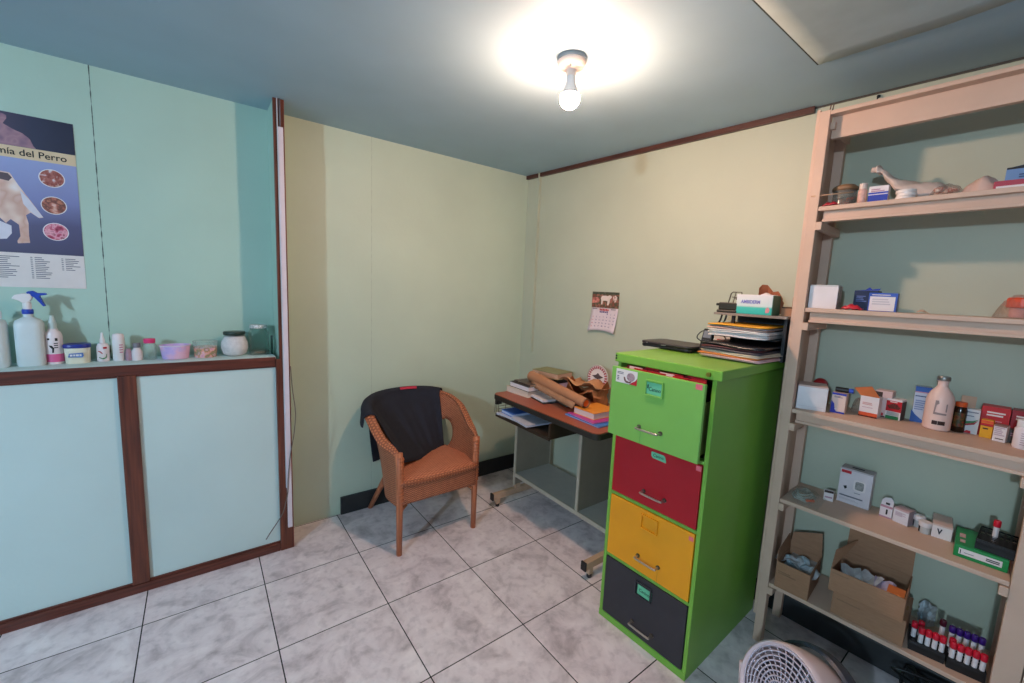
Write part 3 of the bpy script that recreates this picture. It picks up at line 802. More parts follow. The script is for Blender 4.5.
bm = B(); box(bm, .036, .862, .198, .510, .196, .212); obj('lower_shelf', bm, mat('pale grey laminate', '#b6b1a8', .5, var=.04), t, bevel=.002)
bm = B(); box(bm, .03, .866, .190, .199, .190, .216); obj('shelf_edge', bm, mat('pale edge strip', '#b9ae9c', .45), t)
for x in (.022, .870):
    bm = B(); box(bm, x - .016, x + .016, .02, .51, .058, .098); f = obj('foot_beam', bm, M_dtan, t, bevel=.003)
    bx('end_cap', (x - .017, x + .017, .012, .022, .054, .102), M_black, f, .002); bx('end_cap', (x - .017, x + .017, .508, .516, .054, .102), M_black, f, .002)
    for y in (.064, .48):
        bm = B(); box(bm, x - .012, x + .012, y - .014, y + .014, .022, .06); obj('foot_post', bm, M_dtan, f)
        lt('foot_pad', [(.012, 0), (.014, .004), (.014, .018), (.008, .024)], M_black, f, 16, M=Matrix.Translation((x, y, 0)))
    bm = B(); box(bm, x - .014, x + .014, .21, .25, .09, .15); box(bm, x - .014, x + .014, .45, .49, .09, .15); obj('column', bm, M_dtan, t)
bm = B(); box(bm, .008, .03, .02, .06, DT - .075, DT - .036); obj('corner_bracket', bm, M_black, t)
# pull-out tray hung under the top
bm = B(); box(bm, .085, .60, -.022, .36, .676, .686); box(bm, .585, .60, -.02, .36, .686, DT - .036); box(bm, .085, .60, -.026, -.018, .670, .690); obj('keyboard_tray', bm, mat('dark brown laminate', '#33291f', .45, var=.1), t)
bm = B()
for k in range(4): tube(bm, [(.08, 0, .695 + k * .018), (.08, .28, .695 + k * .018)], .0018, 5)
for k in range(6): tube(bm, [(.08, .0 + k * .056, .68), (.08, .0 + k * .056, DT - .036)], .0018, 5)
for k in range(3): tube(bm, [(.04 + k * .02, .0, .68), (.04 + k * .02, .0, DT - .036)], .0018, 5)
obj('wire_side', bm, mat('dark wire', '#5a534a', .4, metal=.6), t)

def book(label, x, y, z, w, d, h, rot, cover, pages='#ddd2c4', cat='book', name='book', spine='left', title=None, group=None):
    """w along local x, d into the depth; a cover wraps three sides of a page block"""
    t = thing(name, label, cat, (x, y, z), rot, group)
    c = .0028 if h > .012 else .0012
    bm = B(); box(bm, 0, w, 0, d, 0, c); box(bm, 0, w, 0, d, h - c, h)
    if spine == 'left': box(bm, 0, c, 0, d, c, h - c)
    elif spine == 'right': box(bm, w - c, w, 0, d, c, h - c)
    elif spine == 'front': box(bm, 0, w, 0, c, c, h - c)
    else: box(bm, 0, w, d - c, d, c, h - c)
    obj('cover', bm, cover, t, bevel=.0006)
    e = .003
    bm = B(); box(bm, e, w - e, e, d - e, c, h - c)
    obj('pages', bm, mat('page block ' + pages, pages, .8, var=.10, scale=6, stretch=(1, 1, 160)), t)
    if title: title(t, w, d, h)
    return t
M_bk = {k: mat('cover ' + k, v, .4, var=.06) for k, v in dict(cream='#d8c9b4', grey='#77747a', dark='#3a302c', orange='#e08a2e', magenta='#b83a94', blue='#3d79c8', tan='#8f8a5c', lilac='#9a86a6', white='#e4dde0', royal='#2f66c0', slate='#5c5a62', pale='#b9bccb').items()}
DZ = DT + .0006
def dbook(label, x, y, z, w, d, h, *a, **k): return book(label, DX + (x - 1.455) * .93, DY + (y - .21) * .93, DZ + (z - DZ) * .95, w * .93, d * .93, h * .95, *a, **{'group': 'books and papers on the desk', **k})
dbook('thick cream paged book at the bottom of the left desk stack', 1.578, .213, DZ, .235, .20, .040, DR + .06, M_bk['cream'], '#dccdc0', spine='back')
dbook('white paged book with dark cover, middle of the left desk stack', 1.590, .188, DZ + .0405, .215, .18, .035, DR + .0, M_bk['dark'], '#e6dde0', spine='back')
dbook('thin dark patterned notebook topping the left desk stack', 1.612, .165, DZ + .076, .195, .15, .012, DR - .06, blotch_material('dark marbled cover', ['#2c2420', '#5b4a44', '#34302e', '#7a6a60'], 30), '#b79a86', cat='notebook', name='notebook', spine='front')
dbook('thin black booklet leaning on the back of the left desk stack', 1.74, .16, DZ + .0765, .16, .10, .016, DR - .15, M_bk['slate'], '#8c8788', cat='booklet', name='booklet', spine='front')
dbook('small white notepad with dark underside in front of the kraft roll', 1.628, .0, DZ + .006, .175, .115, .013, DR - .18, M_bk['white'], '#e9e2ea', cat='notepad', name='notepad', spine='back')
dbook('black booklet directly under the small white notepad', 1.622, -.01, DZ, .185, .125, .0055, DR - .2, M_black, '#4a4a50', cat='booklet', name='booklet', spine='front')
for k, (x, y, w, d, r, mm, lab) in enumerate(((1.745, .0, .21, .13, -.25, 'pale', 'pale grey magazine half under the kraft roll beside the book stack'), (1.70, -.175, .16, .11, -.3, 'dark', 'dark striped booklet lying between white notepad and kraft roll'), (1.725, -.11, .17, .12, -.2, 'slate', 'slate grey booklet beneath the middle of the kraft roll'))):
    dbook(lab, x, y, DZ + (.0 if k == 0 else .0062 * k), w, d, .006, DR + r, M_bk[mm], '#8d8a94', cat='booklet', name='booklet', spine='front')
dbook('blue booklet at the bottom of the front right desk pile', 1.552, -.425, DZ, .275, .20, .007, DR - .04, M_bk['blue'], '#cfd6e6', cat='booklet', name='booklet', spine='back')
dbook('magenta booklet just under the orange book', 1.568, -.432, DZ + .0075, .225, .19, .006, DR - .10, M_bk['magenta'], '#d8c0d4', cat='booklet', name='booklet', spine='back')
dbook('orange covered thick book topping the front right desk pile', 1.592, -.458, DZ + .014, .165, .20, .038, DR - .02, M_bk['orange'], '#d9c6c0', spine='back')
# kraft paper roll
t = thing('kraft_paper_roll', 'long brown kraft paper roll lying diagonally across the desk', 'paper roll', W(.53, .35, .914))
a, b = Vector((0, 0, 0)), W(1.100, .462, .880) - W(.53, .35, .914)
bm = B()
n = 14; pts = [a.lerp(b, i / n) for i in range(n + 1)]
tube(bm, pts, .03, 20, rs=[.036 - .009 * i / n for i in range(n + 1)], caps=False)
pi_ = [a.lerp(b, i / n) for i in range(n, -1, -1)]
tube(bm, pi_, .02, 20, rs=[.020 + .009 * i / n for i in range(n + 1)], caps=False)
obj('kraft_sheet', bm, mat('kraft paper', '#b07a58', .7, var=.08, scale=12), t, smooth=True)
bm = B(); dv = (b - a).normalized(); tube(bm, [b - dv * .03, b - dv * .004], .019, 16); obj('orange_core', bm, mat('orange card core', '#d8581c', .6), t, smooth=True, auto=40)
bm = B(); u = Vector((0, 0, 1)); sd = dv.cross(u).normalized()
rows = [[a.lerp(b, i / 10) + sd * (.030 + .010 * k) + u * (-.012 - .016 * k) for i in range(1, 10)] for k in range(3)]
grid(bm, rows); obj('shaded_flap', bm, mat('kraft paper shade side', '#9c7458', .75, var=.08), t, smooth=True, solid=.0015)  # shaded lower side of the roll, its shade put into a darker kraft colour
# black case with a thick old book on top
q = W(.405, .225)
t = thing('black_case', 'black box under the thick olive covered book at the desk back', 'box', (q.x, q.y, DZ), RB)
bx('case_body', (0, .20, 0, .15, 0, .075), M_blackm, t, .004); bx('lid', (-.003, .203, -.003, .153, .075, .086), M_black, t, .003)
q = W(.395, .225)
book('thick old book with olive cover lying on the black box', q.x, q.y, DZ + .0865, .235, .165, .040, RB + .10, M_bk['tan'], '#d3a78c', spine='back')
q = W(.625, .22)
t = thing('lilac_folder', 'lilac folder between the black box and the crumpled kraft bag', 'folder', (q.x, q.y, DZ), RB)
bx('folder_body', (0, .09, 0, .13, 0, .055), mat('lilac card', '#8f7a9c', .6), t, .002); bx('top_sheet', (-.006, .10, -.004, .134, .056, .059), M_bk['lilac'], t)
# crumpled kraft bag
q = W(.90, .215)
t = thing('kraft_bag', 'crumpled open brown kraft bag on the desk beside the green cabinet', 'paper bag', (q.x, q.y, DZ), RB)
bm = B(); rows = []
rnd = random.Random(3)
for i in range(11):
    z = .115 * i / 10; r = []
    for j in range(30):
        a_ = 2 * PI * j / 30; c, s = math.cos(a_), math.sin(a_); qq = (abs(c)**4 + abs(s)**4) ** -.25
        k = 1 + .10 * math.sin(3 * a_ + i * .7) * i / 10 + rnd.uniform(-.03, .03)
        top = (.03 * math.sin(2 * a_ + 1) + .02 * math.sin(5 * a_)) * (i / 10)
        r.append((.13 * qq * c * k, .075 * qq * s * k - .02 * (i / 10) ** 2, z + top))
    rows.append(r)
V = grid(bm, rows, closed_u=True, skip=lambda i, j: i > 2 and 21 <= j <= 25 and i < 9)
bm.faces.new(list(reversed(V[0])))
obj('bag_body', bm, mat('kraft bag paper', '#a8683f', .75, var=.12, scale=14, bump=.5, bscale=25), t, solid=.002)
bm = B(); rows = []
for i in range(8):
    r = []
    for j in range(14):
        x = -.15 + .29 * j / 13; y = -.10 + .20 * i / 7
        r.append((x, y, .108 + .020 * math.sin(j * .75) * math.cos(i * .5) - .05 * (y / .1) * (1 if y < 0 else .4) * -1 * (-1 if y < 0 else 1) * .6 + rnd.uniform(-.004, .004)))
    rows.append(r)
grid(bm, rows); obj('folded_mouth', bm, mat('kraft bag fold', '#c58c62', .7, var=.1, scale=16), t, smooth=True, solid=.002)
# round emblem plate against the wall
q = W(.880, .095)
t = thing('round_plate', 'round white plate with red rim pattern leaning on wall behind kraft bag', 'plate', (q.x, q.y, .862), RB)
Mx = Matrix.Translation((0, 0, .082)) @ Matrix.Rotation(PI/2 - .06, 4, 'X')
bm = B(); lathe(bm, [(0, 0), (.078, .0), (.082, .006), (.079, .008), (.05, .003), (0, .003)], 40, Mx); obj('plate_body', bm, mat('white enamel', '#e9e0de', .3, var=.02), t, smooth=True, auto=40)
def disc_shape(name, polys, m, h=.009):
    bm = B()
    for poly in polys:
        a_ = [bm.verts.new(Mx @ Vector((x, y, h))) for x, y in poly]; b_ = [bm.verts.new(Mx @ Vector((x, y, h - .004))) for x, y in poly]
        bm.faces.new(a_)
        for i in range(len(poly)):
            j = (i + 1) % len(poly); bm.faces.new((a_[i], b_[i], b_[j], a_[j]))
    return obj(name, bm, m, t)
pol = []
for k in range(26):
    a0, a1 = 2*PI*k/26, 2*PI*(k+.55)/26
    pol.append([(.058*math.cos(a0), .058*math.sin(a0)), (.074*math.cos(a0), .074*math.sin(a0)), (.074*math.cos(a1), .074*math.sin(a1)), (.058*math.cos(a1), .058*math.sin(a1))])
disc_shape('rim_pattern', pol, mat('dull red print', '#a8464a', .5))
disc_shape('dark_ring', [[(.077*math.cos(a), .077*math.sin(a)), (.0795*math.cos(a), .0795*math.sin(a)), (.0795*math.cos(b), .0795*math.sin(b)), (.077*math.cos(b), .077*math.sin(b))] for a, b in [(2*PI*k/40, 2*PI*(k+1)/40) for k in range(40)]], mat('brown print', '#6a4840', .5), .0092)
disc_shape('centre_emblem', [[(-.045, .008), (-.015, .016), (0, .03), (.015, .016), (.045, .008), (.02, -.004), (0, -.010), (-.02, -.004)], [(-.03, -.018), (.03, -.018), (.026, -.026), (-.026, -.026)]], mat('grey brown print', '#57484a', .5), .006)
# papers in the keyboard tray
def tray(label, x, y, w, d, h, z, m, pg, name, cat, r=0.):
    v = Matrix.Translation((DX, DY, 0)) @ Matrix.Rotation(DR, 4, 'Z') @ Vector((x, y, z))
    book(label, v.x, v.y, v.z, w, d, h, DR + r, m, pg, cat=cat, name=name, spine='back')
tray('pale notebook at the left of the tray under the desk', .095, -.03, .20, .22, .012, .6865, M_bk['pale'], '#d8dae4', 'notebook', 'notebook', .04)
tray('bright blue book on the pale notebook in the desk tray', .11, .0, .13, .19, .020, .699, M_bk['royal'], '#c9d4ec', 'book', 'book', -.05)
tray('lilac grey notebook to the right in the desk tray', .25, -.028, .18, .21, .010, .6992, M_bk['pale'], '#c4c6d6', 'notebook', 'notebook', -.12)

# ------------------------------------------------------------------ filing cabinet
q = W(1.683, .724)
CR_ = RB - .014
t = thing('filing_cabinet', 'tall green filing cabinet with green, red, yellow and black drawers', 'filing cabinet', (q.x, q.y, 0), CR_)
M_green = mat('green enamel', '#7cb344', .35, var=.05, scale=5, bump=.03, bscale=30)
M_greenf = mat('green drawer enamel', '#80bb56', .35, var=.04, scale=5)
M_cin = mat('dark cabinet interior', '#1a1f17', .7)
HW, DPT, CH = .212, .636, 1.234
bm = B()
box(bm, -HW, -HW + .016, 0, DPT, 0, 1.198); box(bm, HW - .016, HW, 0, DPT, 0, 1.198)
box(bm, -HW + .016, HW - .016, DPT - .012, DPT, 0, 1.198)
box(bm, -HW + .016, HW - .016, .0, DPT - .012, .012, .036)
for z0, z1 in ((.308, .322), (.604, .618), (.876, .890)): box(bm, -HW + .016, HW - .016, .001, .03, z0, z1)
obj('carcass', bm, M_green, t, bevel=.002)
bm = B(); box(bm, -HW - .010, HW + .022, -.012, DPT + .004, 1.196, CH); obj('top_cap', bm, M_green, t, bevel=.004)
bm = B(); box(bm, -HW, HW, -.003, .012, .0, .030); obj('plinth', bm, M_green, t, bevel=.002)
bm = B(); box(bm, HW - .030, HW - .018, -.020, -.011, 1.208, 1.222); cyl(bm, (HW - .024, -.024, 1.215), (HW - .024, -.010, 1.215), .007); obj('lock', bm, mat('brass', '#9a8a3c', .35, metal=.8), t)
bm = B()
for z in (1.211, 1.222): cyl(bm, (-HW - .002, -.0135, z), (-HW - .002, -.011, z), .0042)
obj('cap_rivets', bm, M_black, t)
M_lab = mat('pale green paper label', '#6fc79a', .55, var=.03)
def drawer(z0, z1, m, out, lab, hz, hx=.013, wide=.0, tabs=False, fill='#1a1f17'):
    w = HW - .019 + wide
    bm = B(); box(bm, -w, w, -.004 - out, .012 - out, z0, z1); d = obj('drawer', bm, m, t, bevel=.003)
    bm = B()
    ln = .58
    zt = z1 - .075
    box(bm, -w + .014, -w + .018, .012 - out, ln - out, z0 + .02, zt); box(bm, w - .018, w - .014, .012 - out, ln - out, z0 + .02, zt)
    box(bm, -w + .018, w - .018, .012 - out, ln - out, z0 + .02, z0 + .026); box(bm, -w + .014, w - .014, ln - out, ln + .004 - out, z0 + .02, zt)
    obj('drawer_tray', bm, mat('olive drawer steel', '#5e6a34', .5, var=.05), d)
    y = -.004 - out
    bm = B()
    tube(bm, cr([(hx - .047, y, hz), (hx - .047, y - .020, hz), (hx - .040, y - .027, hz - .001), (hx + .040, y - .027, hz - .001), (hx + .047, y - .020, hz), (hx + .047, y, hz)], 26), .0042, 8)
    h = obj('handle', bm, M_chrome, d, smooth=True)
    for x in (hx - .047, hx + .047):
        bm = B(); cyl(bm, (x, y - .003, hz), (x, y, hz), .009, seg=14); obj('handle_bolt', bm, mat('tarnished bolts', '#5c5248', .4, metal=.6), h)
    return d, y
def label_holder(d, y, zc, kind, m=None):
    x0, x1 = -.034, .044; xc = .005
    if kind == 'frame':
        bm = B()
        for a_, b_, c_, e_ in ((x0, x1, zc + .026, zc + .032), (x0, x1, zc - .032, zc - .026), (x0, x0 + .006, zc - .026, zc + .026), (x1 - .006, x1, zc - .026, zc + .026)): box(bm, a_, b_, y - .007, y, c_, e_)
        h = obj('label_holder', bm, m, d, bevel=.0015)
        return h
    return d
d1, y = drawer(.893, 1.184, M_greenf, .052, True, .962, hx=.0, wide=.006)
h = label_holder(d1, y, 1.128, 'frame', M_greenf)
bx('paper_label', (-.028, .038, y - .002, y, 1.104, 1.150), M_lab, h)
text(h, 'Canino', (.008, y - .0025, 1.124), .05, M_ink, size=.022)
text(h, '1', (-.022, y - .0025, 1.132), .005, M_ink, size=.022)
st = bx('sticker', (-.176, -.074, y - .0009, y, 1.122, 1.178), M_paper, d1)
bm = B(); prism(bm, [(-.110, 1.122), (-.074, 1.122), (-.074, 1.152), (-.082, 1.140), (-.098, 1.130)], y - .0015, y - .0009); obj('red_corner', bm, M_red, st)
bm = B(); prism(bm, [(-.118 + .019 * math.cos(a * PI / 10) + .014, 1.152 + .017 * math.sin(a * PI / 10)) for a in range(20)], y - .0018, y - .0009); obj('round_picture', bm, blotch_material('pet picture', ['#7a6a72', '#b89aa0', '#5a4a58'], 60), st)
bm = B(); prism(bm, [(-.138, 1.148), (-.132, 1.149), (-.126, 1.135), (-.112, 1.132), (-.100, 1.136), (-.104, 1.127), (-.124, 1.126), (-.134, 1.134)], y - .0020, y - .0009); obj('animal_print', bm, mat('brown print', '#6a4840', .5), st)
bm = B()
for k in range(3): box(bm, -.170, -.160, y - .0012, y - .0009, 1.146 - k * .007, 1.150 - k * .007)
for k in range(2): box(bm, -.170, -.140, y - .0012, y - .0009, 1.164 - k * .006, 1.167 - k * .006)
obj('print_lines', bm, M_greyink, st)
M_pinkst = mat('pink price sticker', '#e8707c', .5)
bx('pink_sticker', (.165, .190, y - .0008, y, 1.162, 1.182), M_pinkst, d1)
bx('drip_line', (-.0405, -.0395, y - .0004, y, .896, .958), mat('green drip', '#4d9440', .4), d1)
M_reddr = mat('dark red enamel', '#b40d1e', .35, var=.05, scale=5)
d2, y = drawer(.621, .874, M_reddr, .0, True, .681, hx=.013)
bm = B(); prism(bm, [(-.013, .860), (.040, .860), (.047, .854), (.052, .838), (.052, .832), (-.006, .834), (-.014, .842), (-.014, .856)], y - .0012, y - .0002); l = obj('paper_label', bm, M_lab, d2)
text(l, 'Canino', (.018, y - .0015, .847), .045, M_ink, size=.019)
bx('pink_sticker', (.172, .192, y - .0008, y, .850, .869), M_pinkst, d2)
M_yeldr = mat('amber yellow enamel', '#ee9c14', .35, var=.06, scale=5)
d3, y = drawer(.325, .602, M_yeldr, .0, True, .393)
h = label_holder(d3, y, .552, 'frame', M_yeldr)
bx('pink_sticker', (.172, .190, y - .0008, y, .573, .589), M_pinkst, d3)
bx('drip_line', (.058, .0592, y - .0004, y, .328, .388), mat('dark yellow drip', '#b87c18', .4), d3)
M_blkdr = mat('worn black enamel', '#303036', .35, var=.12, scale=6)
d4, y = drawer(.034, .306, M_blkdr, .0, True, .088)
h = label_holder(d4, y, .252, 'frame', M_blkdr)
bx('paper_label', (-.022, .044, y - .0015, y, .228, .270), M_lab, h)
text(h, 'Canino', (.011, y - .002, .249), .05, M_ink, size=.018)
cab = t
# red file folders standing in the open top drawer
CB = Matrix.Translation((q.x, q.y, 0)) @ Matrix.Rotation(CR_, 4, 'Z')
labs = [('red hanging file with bright red tabs in the open green drawer', .012, -.175, .17), ('red file just behind the front file in the open drawer', .022, -.17, .10), ('red file with white index tab in the open drawer', .034, -.06, .178), ('darker red file at the back of the visible files in the drawer', .048, -.17, .17)]
for k, (lab, yy, xa, xb) in enumerate(labs):
    v = CB @ Vector((0, -.052 + .012 + yy, .926))
    f = thing('file_folder', lab, 'file folder', v, CR_, 'files in the top drawer')
    bx('folder_sheets', (xa, xb, -.003, .003, 0, .250 + .004 * k), mat('folder red', '#b5222c', .55, var=.1, scale=20) if k < 3 else mat('folder dark red', '#8a1a24', .55), f)
    for x in ([-.11, -.03, .06] if k == 0 else [-.14, .0] if k == 1 else [.03, .12] if k == 2 else [-.08, .1]):
        bx('index_tab', (max(x, xa), min(x + .06, xb), -.0018, .0018, .25 + .004 * k, .262 + .002 * k), M_red if k != 1 else mat('pale tab', '#e8c8c4', .5), f)
def on_cab(x, y, z=CH): return CB @ Vector((x, y, z + .0005))

# ------------------------------------------------------------------ things on the cabinet
q = W(1.510, .330, CH + .0005)
t = thing('laptop', 'closed black laptop lying on the left of the green cabinet top', 'laptop', q, RB - .06)
M_lap = mat('dark brown grey plastic', '#3a3436', .4, var=.06)
bm = B(); slab(bm, rrect(-.133, .133, -.095, .095, .03), .004, .017); obj('base', bm, M_black, t, bevel=.003)
bm = B(); slab(bm, rrect(-.135, .135, -.097, .097, .032), .018, .030); obj('lid', bm, M_lap, t, bevel=.005)
bm = B(); box(bm, -.012, .012, -.0985, -.096, .018, .022); cyl(bm, (-.09, -.0975, .022), (-.09, -.0965, .022), .003); obj('latch', bm, M_chrome, t)
bm = B()
for x in (-.12, .12):
    for yv in (-.07, .07): cyl(bm, (x, yv, 0), (x, yv, .005), .008)
obj('rubber_feet', bm, M_blackm, t)
q = W(1.628, .186, CH + .0005)
t = thing('power_adapter', 'black power adapter with looped cable beside the laptop', 'power adapter', q, RB)
bx('adapter_body', (-.040, .045, -.04, .04, 0, .034), M_black, t, .006)
bm = B(); tube(bm, cr([(-.05, -.01, .034), (-.075, -.02, .055), (-.06, -.01, .085), (-.03, .0, .09), (-.01, .01, .07), (-.015, .01, .036)], 30), .0028, 6); tube(bm, cr([(-.02, -.02, .034), (-.035, -.02, .07), (-.005, -.01, .088), (.03, .0, .082), (.05, .01, .06), (.052, .01, .034)], 30), .0028, 6); obj('cable_loops', bm, M_black, t, smooth=True)
bm = B(); tube(bm, cr([(-.055, .01, .01), (-.09, .0, .006), (-.12, -.01, .004), (-.13, .02, .004)], 16), .0026, 6); obj('lead', bm, M_black, t, smooth=True)
q = W(1.630, .112, CH + .0005)
t = thing('medicine_carton', 'white and red carton behind the looped cable on the cabinet', 'box', q, RB)
bx('carton_body', (-.04, .04, 0, .07, 0, .074), M_paper, t, .001); bx('black_lid', (-.046, .042, -.005, .075, .074, .092), M_black, t, .003); bx('red_top', (-.03, .035, 0, .06, .0922, .104), mat('orange red print', '#c64a34', .5), t, .001)
bx('print_panel', (-.02, .02, -.0008, 0, .02, .05), M_red, t)
q = W(1.670, .385, CH + .0005)
t = thing('desk_phone', 'small black handset standing between cable loops and paper pile', 'telephone', q, RB - .15)
M = Matrix.Rotation(-.28, 4, 'X')
bm = B(); box(bm, -.024, .024, 0, .016, .004, .118, M); obj('handset_body', bm, M_black, t, bevel=.003)
bx('screen', (-.018, .018, -.001, 0, .076, .108), mat('grey screen', '#7c808a', .2), t, M=M)
bm = B()
for r_ in range(3):
    for c_ in range(3): box(bm, -.016 + c_ * .012, -.008 + c_ * .012, -.0012, 0, .040 + r_ * .011, .047 + r_ * .011, M)
obj('keys', bm, mat('dark keys', '#3e4046', .4), t)
# letter rack
RK = W(1.800, .040, CH + .0005)
t = thing('letter_rack', 'black three-tier letter rack at the back right of the cabinet', 'letter rack', RK, RB)
bm = B()
box(bm, -.13, .150, -.012, 0, .0, .185)
obj('back_panel', bm, mat('slate black panel', '#272c33', .5, var=.05), t)
bx('side_panel', (.142, .154, -.24, -.012, .0, .178), M_blackm, t)
for z, fr in ((.004, -.30), (.086, -.30)):
    bm = B(); box(bm, -.12, .138, fr, -.012, z, z + .004); obj('tier_tray', bm, M_black, t, bevel=.001)
bm = B(); box(bm, -.135, .158, -.262, -.0, .178, .188); obj('top_shelf', bm, mat('grey brown shelf board', '#8a8078', .45), t, bevel=.001)
bm = B()
for x in (-.115, -.095): tube(bm, cr([(x, -.22, .178), (x - .004, -.225, .15), (x - .016, -.22, .135), (x - .03, -.2, .128)], 12), .004, 6)
obj('hooks', bm, M_black, t, smooth=True)
bx('front_post', (-.06, -.048, -.25, -.238, .09, .178), M_black, t)
# papers
def sheets(name, label, cat, s, o, z, w, d, h, rot, m, n=1, wav=.0, curl=.0):
    q = W(s, o, z)
    t = thing(name, label, cat, q, RB + rot, 'paper pile on the cabinet')
    for i in range(n):
        bm = B(); rows = []
        dx, dy, dr = random.uniform(-.006, .006), random.uniform(-.006, .006), random.uniform(-.02, .02)
        for a_ in range(8):
            r = []
            for b_ in range(8):
                x = -w/2 + w * b_ / 7; yv = d * a_ / 7
                zz = h * (i + .5) / n + wav * math.sin(b_ * .9 + i) * (1 - a_ / 7) + curl * max(0, 1 - a_ / 3) * max(0, b_ / 7 - .5) * 2
                r.append((x + dx - dr * yv, yv + dy + dr * x, zz))
            rows.append(r)
        grid(bm, rows); obj('sheet', bm, m, t, smooth=True, solid=max(.0008, h / n * .8))
z = CH + .006
zz = z
for lab, h, m, n, dw, dd, rot, wv in (
    ('pink and white loose sheets at the bottom of the cabinet paper pile', .010, mat('pink paper', '#e2b6b8', .6, var=.08), 3, .235, .36, -.06, .0),
    ('orange folder low in the cabinet paper pile', .007, mat('orange card', '#d8823c', .55, var=.06), 1, .235, .37, .02, .001),
    ('cream sheets above the orange folder in the pile', .010, mat('cream paper', '#d8c6b0', .6, var=.06), 3, .23, .34, -.1, .001),
    ('dark slate folder in the middle of the lower paper pile', .010, mat('slate card', '#3f3c46', .5, var=.08), 1, .23, .35, -.02, .002),
    ('dark red edged folder topping the lower paper pile', .007, mat('maroon card', '#5c2c30', .5, var=.1), 1, .225, .33, .05, .002),
    ('black wavy plastic sleeve lying on the lower paper pile', .010, mat('black sleeve', '#26252a', .25), 1, .24, .33, -.04, .004)):
    sheets('paper_sheets' if n > 1 else 'card_folder', lab, 'papers' if n > 1 else 'folder', 1.813, .475 - random.uniform(0, .015), zz, dw, dd, h, rot, m, n, wv); zz += h + .0012
z2 = CH + .092
for lab, h, m, n, dw, dd, rot, wv in (
    ('thick white document wad in the upper tier of the letter rack', .030, M_paper, 5, .225, .36, .0, .0015),
    ('pale pink folder over the white document wad', .006, mat('pink card', '#dcae9e', .55), 1, .23, .36, .05, .001),
    ('grey folder near the top of the upper paper pile', .006, mat('grey card', '#7d7a80', .55), 1, .23, .35, -.04, .001),
    ('amber yellow envelope topping the upper paper pile', .006, mat('amber envelope', '#e0a02c', .5), 1, .235, .33, .02, .0012)):
    sheets('document_wad' if n > 1 else 'card_folder', lab, 'papers' if n > 1 else 'folder', 1.806, .395, z2, dw, dd * .93, h, rot, m, n, wv); z2 += h + .0012
# on top of the rack
TS = CH + .189
q = W(1.708, .262, TS)
t = thing('desk_organiser', 'black desk organiser with wire frame on the rack top', 'desk organiser', q, RB)
bm = B(); box(bm, -.035, .05, -.035, .03, 0, .012); box(bm, -.030, .05, -.03, .025, .012, .045); obj('organiser_body', bm, mat('dark olive plastic', '#2c2c26', .45), t, bevel=.004)
bm = B(); cyl(bm, (-.042, -.02, .035), (-.030, -.02, .035), .006); obj('knob', bm, M_black, t)
bm = B()
tube(bm, [(-.0, .0, .045), (.008, .0, .085), (.016, .0, .092), (.052, .0, .092), (.058, .0, .045)], .0025, 6); tube(bm, [(.02, .0, .045), (.028, .0, .09)], .002, 6); tube(bm, [(.012, 0, .07), (.055, 0, .065)], .002, 6); cyl(bm, (.03, .002, .063), (.04, .002, .068), .007)
obj('wire_frame', bm, mat('dark wire', '#5a534a', .4, metal=.6), t, smooth=True)
q = W(1.830, .288, TS)
t = thing('glove_box', 'white and turquoise carton with purple lettering on the rack top', 'box', q, RB + .04)
M_gb = gradient_material('white to turquoise print', [(0, '#35b5a8'), (.028, '#48bfb2'), (.036, '#cfdcdc'), (.085, '#e6e2e4')], 'Z', rough=.4)
bm = B(); box(bm, -.077, .063, 0, .10, 0, .083); obj('carton_body', bm, M_gb, t, bevel=.0015)
bx('green_end', (.0628, .0645, .001, .099, .001, .082), mat('dark green carton end', '#4d7f6a', .5, var=.1), t)
bm = B(); rows = [[(.01 + .05 * a_ / 5, .02 + .05 * b_ / 4, .084 + .010 * math.sin(a_ * 1.1) * math.sin(b_ * .8)) for a_ in range(6)] for b_ in range(5)]
grid(bm, rows); obj('glove_tuft', bm, M_pw, t, smooth=True, solid=.002)
text(t, 'AMBIDERM', (-.020, -.0006, .052), .075, mat('purple print', '#7a78c0', .5), size=.020, bold=.0006)
bm = B(); prism(bm, [(.040, .008), (.052, .010), (.056, .022), (.048, .034), (.040, .026)], -.0008, 0); obj('pink_emblem', bm, mat('pale red print', '#d88a92', .5), t)
q = W(1.840, .165, TS)
t = thing('crumpled_kraft_paper', 'crumpled brown kraft paper behind the white and turquoise carton', 'paper', q, RB)
bm = B(); rows = []
for i in range(8):
    r = []
    for j in range(10):
        a_ = j / 9; b_ = i / 7
        r.append((-.05 + .11 * a_ + rnd.uniform(-.005, .005), .03 * math.sin(a_ * 5) - .02 * b_ + .02, .002 + (.112 + .016 * math.sin(a_ * 9) - .05 * max(0, a_ - .6) / .4) * b_ + rnd.uniform(0, .004)))
    rows.append(r)
grid(bm, rows); obj('paper_sheet', bm, mat('brown kraft', '#9c5c3e', .75, var=.12), t, solid=.002)
q = W(1.922, .235, TS)
t = thing('cardboard_carton', 'small brown cardboard carton on the rack top next to shelf post', 'box', q, RB)
bx('carton_body', (-.010, .046, 0, .12, 0, .038), M_card, t, .001); bx('raised_flap', (-.006, .044, .112, .116, .039, .080), mat('rosy cardboard', '#b58468', .7), t); bx('dark_slot', (-.008, .044, -.0006, .0, .033, .037), M_cin, t)

